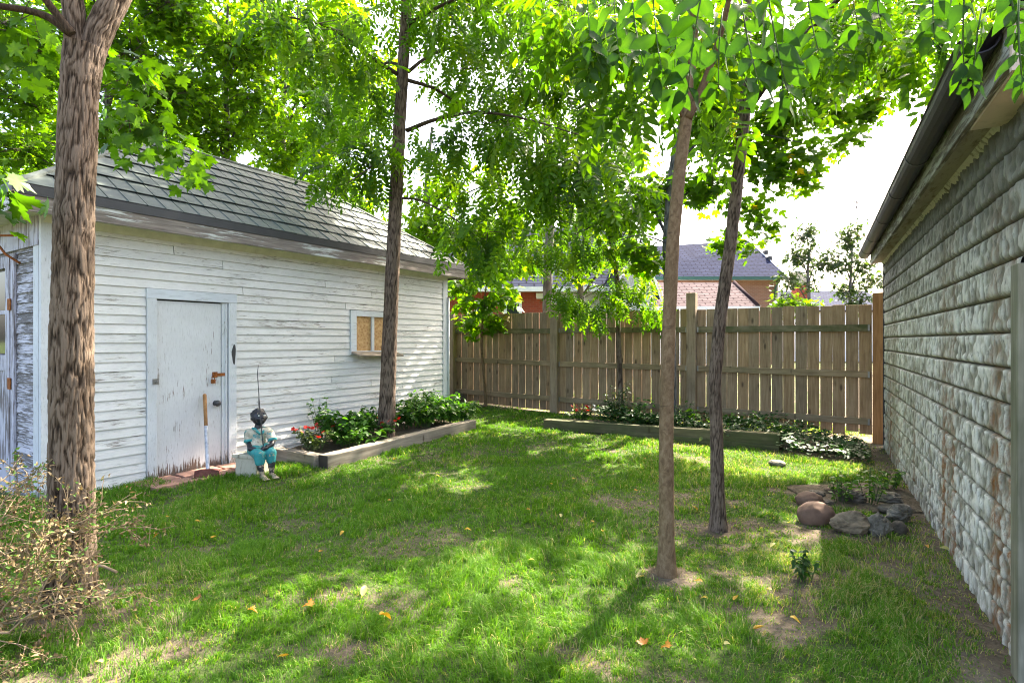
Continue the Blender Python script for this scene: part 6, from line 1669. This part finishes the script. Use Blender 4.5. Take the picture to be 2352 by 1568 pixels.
# broad hosta leaves, each its own leaf
hp = Vector(bp(3.00, 0.72, 0.10)); hosta = thing('hosta', 'broad leaved plant hanging over the long bed timber', 'plant', hp)
hv = [np_mesh('leaf', (leaflet(6, 0.28, 0.35+0.1*k, 0.06)[0]), [f for f in leaflet(6, 0.28, 0.35, 0.06)[1:]], M['garden_leaf'], {'tint': np.full(20, 0.45+0.12*k)}, True) for k in range(4)]
for k in range(13):
    a = 2*math.pi*k/13+pr.uniform(-0.2, 0.2); L = pr.uniform(0.13, 0.20)
    F = frames(np.array([[math.cos(a), math.sin(a), pr.uniform(-0.1, 0.55)]]), np.array([[0, 0, 1.0]]))[0]
    o = link('leaf', hv[k % 4], hosta); c_ = Vector((math.cos(a)*0.06, math.sin(a)*0.06, pr.uniform(0.03, 0.14)))
    o.matrix_local = Matrix([[F[i][j]*L for j in range(3)]+[c_[i]] for i in range(3)]+[[0, 0, 0, 1]])
    MB().tube([(math.cos(a)*0.01, math.sin(a)*0.01, -0.02), c_], 0.004, 4).build('leaf_stalk', M['stem'], hosta)
for i, (u, w, h, lb) in enumerate(((3.98, 0.62, 0.30, 'bushy bright green plant right of the walnut trunk over the timber'), (4.22, 0.40, 0.40, 'taller leafy plant behind the bushy one right of the walnut trunk'), (4.42, 0.66, 0.30, 'drooping green plant in the middle of the far half of the bed'), (4.62, 0.36, 0.34, 'leafy plant against the shed corner pipe'), (4.72, 0.70, 0.26, 'light green plant at the far end of the shed bed'))):
    plant('leafy_plant', lb, 'plant', bp(u, w), 26, h*1.15, 0.27, 14, 0.105, tmpl=leaflet(3, 0.22, 0.4, 0.05), tint=(0.6, 0.22), group='green plants in the shed bed')
plant('leafy_plant', 'leggy plant by the stone past the far shed corner', 'plant', tuple(q(5.15, 0.30)), 6, 0.42, 0.14, 8, 0.11, tmpl=leaflet(3, 0.22, 0.4, 0.05), tint=(0.7, 0.2))
# little criss cross edging behind the flowers
tr = thing('garden_lattice', 'small criss cross wooden edging behind the flowers against the shed', 'edging', bp(2.95, 0.13, 0.05), shed_rz)
for k in range(6):
    for sg in (1, -1):
        mb = MB(); mb.box(-0.11, 0.11, -0.004+0.005*sg, 0.004+0.005*sg, -0.011, 0.011)
        o = mb.build('slat', M['timber'], tr); o.location = (0.11*k, 0, 0.09); o.rotation_euler = (0, sg*0.78, 0)

# right bed
def b2p(u, w, dz=0.08):
    p = B2A+B2D*u+B2N*w; return (p.x, p.y, gz(p.x, p.y)+dz)
plant('red_impatiens', 'red and white flowers at the left end of the bed before the fence', 'flowers', b2p(0.42, 0.28), 22, 0.24, 0.22, 10, 0.055, mat='garden_leaf', flowers=14, fmesh=FL_R, fsize=0.032)
plant('white_impatiens', 'small white flowers beside the red ones before the fence', 'flowers', b2p(0.66, 0.34), 7, 0.24, 0.12, 5, 0.05, flowers=4, fmesh=FL_W, fsize=0.030)
plant('tall_weed', 'tall feathery grey green stems beside the thin sapling', 'plant', b2p(0.98, 0.42), 12, 0.66, 0.22, 26, 0.075, tmpl=NARROW, mat='pale_leaf', tint=(0.35, 0.2))
plant('tall_weed', 'shorter narrow leaved weed right of the slim tan trunk', 'plant', b2p(1.85, 0.45), 8, 0.40, 0.20, 20, 0.07, tmpl=NARROW, mat='garden_leaf', tint=(0.35, 0.2))
plant('leafy_plant', 'bright broad leaved plant between the two slim trunks before the fence post', 'plant', b2p(2.05, 0.42), 6, 0.30, 0.18, 5, 0.14, tint=(0.85, 0.15))
plant('tall_weed', 'leafy dark stems in the middle of the fence bed behind the tan trunk', 'plant', b2p(1.30, 0.40), 14, 0.38, 0.26, 12, 0.075, mat='garden_leaf', tint=(0.4, 0.2))
plant('leafy_plant', 'spreading green plant before the fence right of the dark slim trunk', 'plant', b2p(2.62, 0.55), 16, 0.30, 0.30, 10, 0.075, mat='garden_leaf', tint=(0.5, 0.25))
plant('leafy_plant', 'low leafy plant near the right end of the mossy timber', 'plant', b2p(3.05, 0.35), 14, 0.22, 0.26, 10, 0.07, mat='garden_leaf', tint=(0.45, 0.25))
plant('leafy_plant', 'pale green broad leaved plant at the foot of the tall fence post', 'plant', b2p(1.55, 0.25), 5, 0.20, 0.12, 5, 0.11, tint=(0.75, 0.15))
# creeping ground cover spilling over the timber
N = 5200
u = pr.uniform(0.75, 4.05, N); wv = pr.uniform(-0.02, 1.0, N)
w_lo = np.where(u < 3.05, 0.05, 0.05-0.50*smooth(3.0, 3.3, u)); w_hi = 0.30+0.28*u - 0.55*smooth(3.4, 4.1, u)
wv = w_lo+(w_hi-w_lo)*pr.random(N)
x = B2A.x+B2D.x*u+B2N.x*wv; y = B2A.y+B2D.y*u+B2N.y*wv
hz = 0.08+0.30*fbm(x*3.5, y*3.5, None, 13, 2)*smooth(4.1, 3.0, u)
zz = ground_z(x, y)+0.03+0.05*(u < 3.0)+hz*pr.random(N)**0.6
a = pr.uniform(0, 2*np.pi, N)
F = frames(np.stack([np.cos(a), np.sin(a), pr.uniform(-0.35, 0.35, N)], -1), np.stack([pr.normal(0, 0.4, N), pr.normal(-0.1, 0.4, N), np.ones(N)], -1))
v, f, t = scatter(leaflet(2, 0.26, 0.15, 0.05), np.stack([x, y, zz], -1), F, pr.uniform(0.045, 0.085, N), np.clip(pr.normal(0.45, 0.22, N), 0, 1))
o = link('ground_cover', np_mesh('ground_cover', v, f, M['cover_leaf'], {'tint': t})); tag(o, 'dark glossy creeping plants filling the bed before the fence', kind='stuff')
vine = thing('trailing_vine', 'pale leaved vine trailing over the front of the mossy timber', 'plant', b2p(2.42, -0.02, 0.16))
mb = MB(); P0 = np.zeros((26, 3))
for k in range(26): P0[k] = (pr.normal(0, 0.10), pr.normal(-0.11, 0.03), pr.uniform(-0.22, 0.06))
mb.tube([(0, 0.1, 0.02), (0.02, -0.1, 0.02), (0.05, -0.115, -0.16)], 0.003, 4, False); mb.tube([(-0.05, 0.1, 0.02), (-0.07, -0.1, 0.03), (-0.1, -0.115, -0.10)], 0.003, 4, False); mb.build('stem', M['stem'], vine)
aa = pr.uniform(0, 6.28, 26); F = frames(np.stack([np.cos(aa), np.sin(aa)*0.5, pr.uniform(-0.6, 0.1, 26)], -1), np.stack([pr.normal(0, 0.3, 26), np.full(26, -0.8), np.full(26, 0.6)], -1))
v, f, t = scatter(OV_LEAF, P0, F, pr.uniform(0.045, 0.075, 26), np.full(26, 0.95)); o = link('foliage', np_mesh('foliage', v, f, M['pale_leaf'], {'tint': t}), vine); o['kind'] = 'stuff'

# weeds in the fire ring
for (px, py, h, lb) in ((1934, 1158, 0.30, 'bright green weed growing in the left of the fire ring'), (2000, 1160, 0.36, 'taller bright green weed in the middle of the fire ring'), (2045, 1128, 0.22, 'low green weed spreading over the right edge of the fire ring')):
    plant('weed', lb, 'weed', tuple(G(px, py)), 8, h*0.85, 0.15, 13, 0.052, tint=(0.85, 0.12), mat='garden_leaf', lean=(0.1, 0), group='weeds in the fire ring')
plant('dark_weed', 'small dark drooping weed in the worn grass between the slim trunk and the fire ring', 'weed', tuple(G(1852, 1330)), 9, 0.16, 0.09, 12, 0.04, tint=(0.15, 0.1), mat='garden_leaf', up=0.1)

# ------------------------------------------------------------------ dry shrub at the lower left
sbp = Vector((-2.42, 2.52, 0.0)); sh = thing('dry_shrub', 'dry twiggy shrub with brown curled leaves in front of the rough trunk', 'shrub', sbp)
sr = np.random.default_rng(15)
tw = MB(); lp, ld = [], []
def grow(a, d, L, r, lev):
    n = 3; p = a.copy(); pts = [tuple(p)]
    for k in range(n):
        d = d + sr.normal(size=3)*0.16; d[2] -= 0.03*(lev > 0); d /= np.linalg.norm(d); p = p + d*L/n; 
        p[2] = max(p[2], 0.03); pts.append(tuple(p))
        if lev >= 1:
            for _ in range(3 if lev > 1 else 1):
                lp.append(p + sr.normal(size=3)*0.012); ld.append(d + sr.normal(size=3)*0.8)
    (tw if lev else None)
    if lev: tw.tube(pts, [max(0.0016, r*q_) for q_ in (1, 0.8, 0.6, 0.4)], 4, False)
    else:
        MB().tube(pts, [r, r*0.85, r*0.75, r*0.6], 7).build('stem', M['dry_twig'], sh)
    if lev < 3:
        for k in range((5, 4, 3)[lev]):
            t = sr.uniform(0.3, 1.0); i = min(int(t*n), n-1); b = np.array(pts[i])*(1-(t*n-i)) + np.array(pts[i+1])*(t*n-i)
            dd = d + sr.normal(size=3)*0.55; dd[2] += 0.05; dd /= np.linalg.norm(dd)
            grow(b, dd, L*sr.uniform(0.45, 0.7), r*0.5, lev+1)
for k in range(10):
    a = sr.uniform(-0.75, 1.15); el = sr.uniform(0.02, 1.0)
    d = np.array([math.cos(a)*math.cos(el), -abs(math.sin(a))*0.25*math.cos(el)-0.05, math.sin(el)]) if k > 3 else np.array([-0.3, 0.1, 1.0])
    d /= np.linalg.norm(d)
    grow(np.array([sr.normal(0, 0.08)-0.05, sr.normal(0, 0.08), 0.02]), d, sr.uniform(0.34, 0.56), 0.008, 0)
tw.build('twig', M['dry_twig'], sh)['kind'] = 'stuff'
lp, ld = np.array(lp), np.array(ld); N = len(lp)
F = frames(ld, sr.normal(size=(N, 3))+np.array([0, 0, 0.6]))
v, f, t = scatter(leaflet(2, 0.27, 0.5, 0.2), lp, F, sr.uniform(0.011, 0.026, N), np.where(sr.random(N) < 0.24, sr.uniform(0.9, 1.0, N), np.clip(sr.normal(0.45, 0.25, N), 0, 0.86)))
o = link('foliage', np_mesh('foliage', v, f, M['dry_leaf'], {'tint': t}), sh); o['kind'] = 'stuff'
# cut sticks on the ground
for (a, b, r, lb) in (((0, 1405), (45, 1416), 0.010, 'short cut stick lying in the grass at the left edge'), ((210, 1308), (268, 1325), 0.008, 'thin stick lying against the foot of the rough trunk')):
    p, q_ = G(*a), G(*b); mb = MB(); mb.tube([(0, 0, 0), (q_-p)*0.5+Vector((0, 0, 0.012)), q_-p], r, 7); o = mb.build('stick', M['dry_twig']); o.location = p+Vector((0, 0, 0.03)); tag(o, lb, 'stick')

# ------------------------------------------------------------------ fallen leaves
fmesh = []
for k in range(8):
    v, t, q_ = (maple_leaf(2, 0.1) if k % 3 == 0 else leaflet(6, 0.27, 0.1, 0.1))
    v = v.copy(); v[:, 2] += 0.22*np.sin(v[:, 0]*3+k)*0.5 + (0.6+0.25*(k % 3))*v[:, 1]**2*1.3; v[:, 0] -= 0.5
    fmesh.append(np_mesh('fallen_leaf', v, [f for f in (t, q_) if len(f)], M['fallen_leaf'], {'tint': np.full(len(v), [0.75, 0.70, 0.45, 0.12, 0.62, 0.97, 0.30, 0.82][k])}, True))
LEAF_LABELS = ['yellow leaf on open grass left of the slim tan tree', 'pale leaf right of the yellow one on the open middle lawn', 'pale leaf straight out from the slim tan tree on its left', 'gold leaf midway between the shed bed and the slim tan tree', 'small yellow leaf just beyond the gold one in the middle lawn', 'amber leaf near the centre of the lawn', 'pale leaf among the grass just left of the slim trunks', 'gold leaf nearly touching the left side of the slim tan trunk', 'yellow leaf close to the tan trunk at half its grass height', 'pale leaf lower left of the slim tan trunk', 'amber leaf in the sunlit strip left of the tan trunk', 'yellow leaf just right of the foot of the slim tan tree', 'small yellow leaf below and right of the tan tree foot', 'gold leaf on worn ground further right of the tan tree', 'pale leaf on the worn earth towards the dark weed', 'pale leaf at the right end of the nearest sunlit patch', 'gold leaf below the long timber of the shed bed', 'yellow leaf just left of the foot of the dark slim tree', 'brown leaf on the grass right of the dry shrub', 'amber leaf in the grass below the pavers', 'yellow leaf in the grass below the garden statue', 'gold leaf further down the lawn below the statue', 'yellow leaf nearest the pavers', 'pale leaf at the bottom edge of the lawn near the shrub', 'amber leaf on the lawn out from the bed corner', 'yellow leaf right of the amber one out from the bed corner', 'rust coloured leaf left of the large curled yellow leaf on soil', 'gold leaf just outside the long bed timber', 'amber leaf in the sun before the mossy timber', 'pale leaf on the lawn between the two beds']
fl_r = random.Random(8)
def fallen(px, py, size, k, label=None):
    g = G(px, py); o = link('fallen_leaf', fmesh[k])
    o.location = (g.x, g.y, g.z+0.035); o.rotation_euler = (fl_r.uniform(-0.4, 0.4), fl_r.uniform(-0.4, 0.4), fl_r.uniform(0, 6.28)); o.scale = (size*0.68,)*3
    tag(o, label or 'small yellow or orange fallen leaf lying in the lawn', 'fallen leaf', 'fallen leaves on the lawn')
fallen(886, 1432, 0.115, 1, 'large curled yellow leaf on bare soil in the near lawn')
fallen(836, 1370, 0.10, 5, 'pale yellow green leaf just above the large curled yellow leaf')
fallen(650, 1522, 0.075, 4, 'golden curled leaf at the bottom edge of the lawn')
fallen(706, 1405, 0.085, 6, 'brown folded leaf left of the large curled yellow leaf')
fallen(1471, 1338, 0.10, 5, 'pale green maple leaf at the foot of the slim tan tree')
fallen(1475, 1486, 0.075, 3, 'dark rusty leaf on the sunlit patch nearest the viewer')
fallen(1527, 1502, 0.075, 6, 'curled brown leaf beside the dark rusty leaf')
fallen(1742, 1455, 0.09, 4, 'long orange leaf at the edge of the sunlit patch on the right')
fallen(2170, 1272, 0.085, 5, 'pale leaf lying near the garage wall')
fallen(2130, 1266, 0.06, 2, 'orange leaf left of the pale leaf by the garage wall')
fallen(1827, 1440, 0.075, 1, 'bright yellow leaf alone on the worn grass at lower right')
fallen(1775, 1263, 0.075, 5, 'light yellow leaf right of the dark slim trunk')
for (px, py, k) in ((1075, 1227, 1), (1133, 1230, 5), (1256, 1234, 5), (1267, 1119, 4), (1319, 1107, 1), (1213, 1179, 2), (1288, 1193, 5), (1361, 1207, 4), (1383, 1230, 7), (1221, 1298, 5), (1461, 1134, 2), (1604, 1348, 1), (1617, 1388, 7), (1690, 1386, 4), (1767, 1367, 5), (1671, 1496, 5), (894, 1157, 4), (1598, 1177, 1), (582, 1417, 6), (357, 1241, 2), (454, 1207, 1), (491, 1243, 4), (386, 1197, 1), (227, 1538, 5), (738, 1277, 2), (785, 1235, 1), (450, 1387, 3), (905, 1060, 4), (1480, 1060, 2), (1005, 1100, 5)):
    fallen(px, py, fl_r.uniform(0.05, 0.075), k, LEAF_LABELS.pop(0))
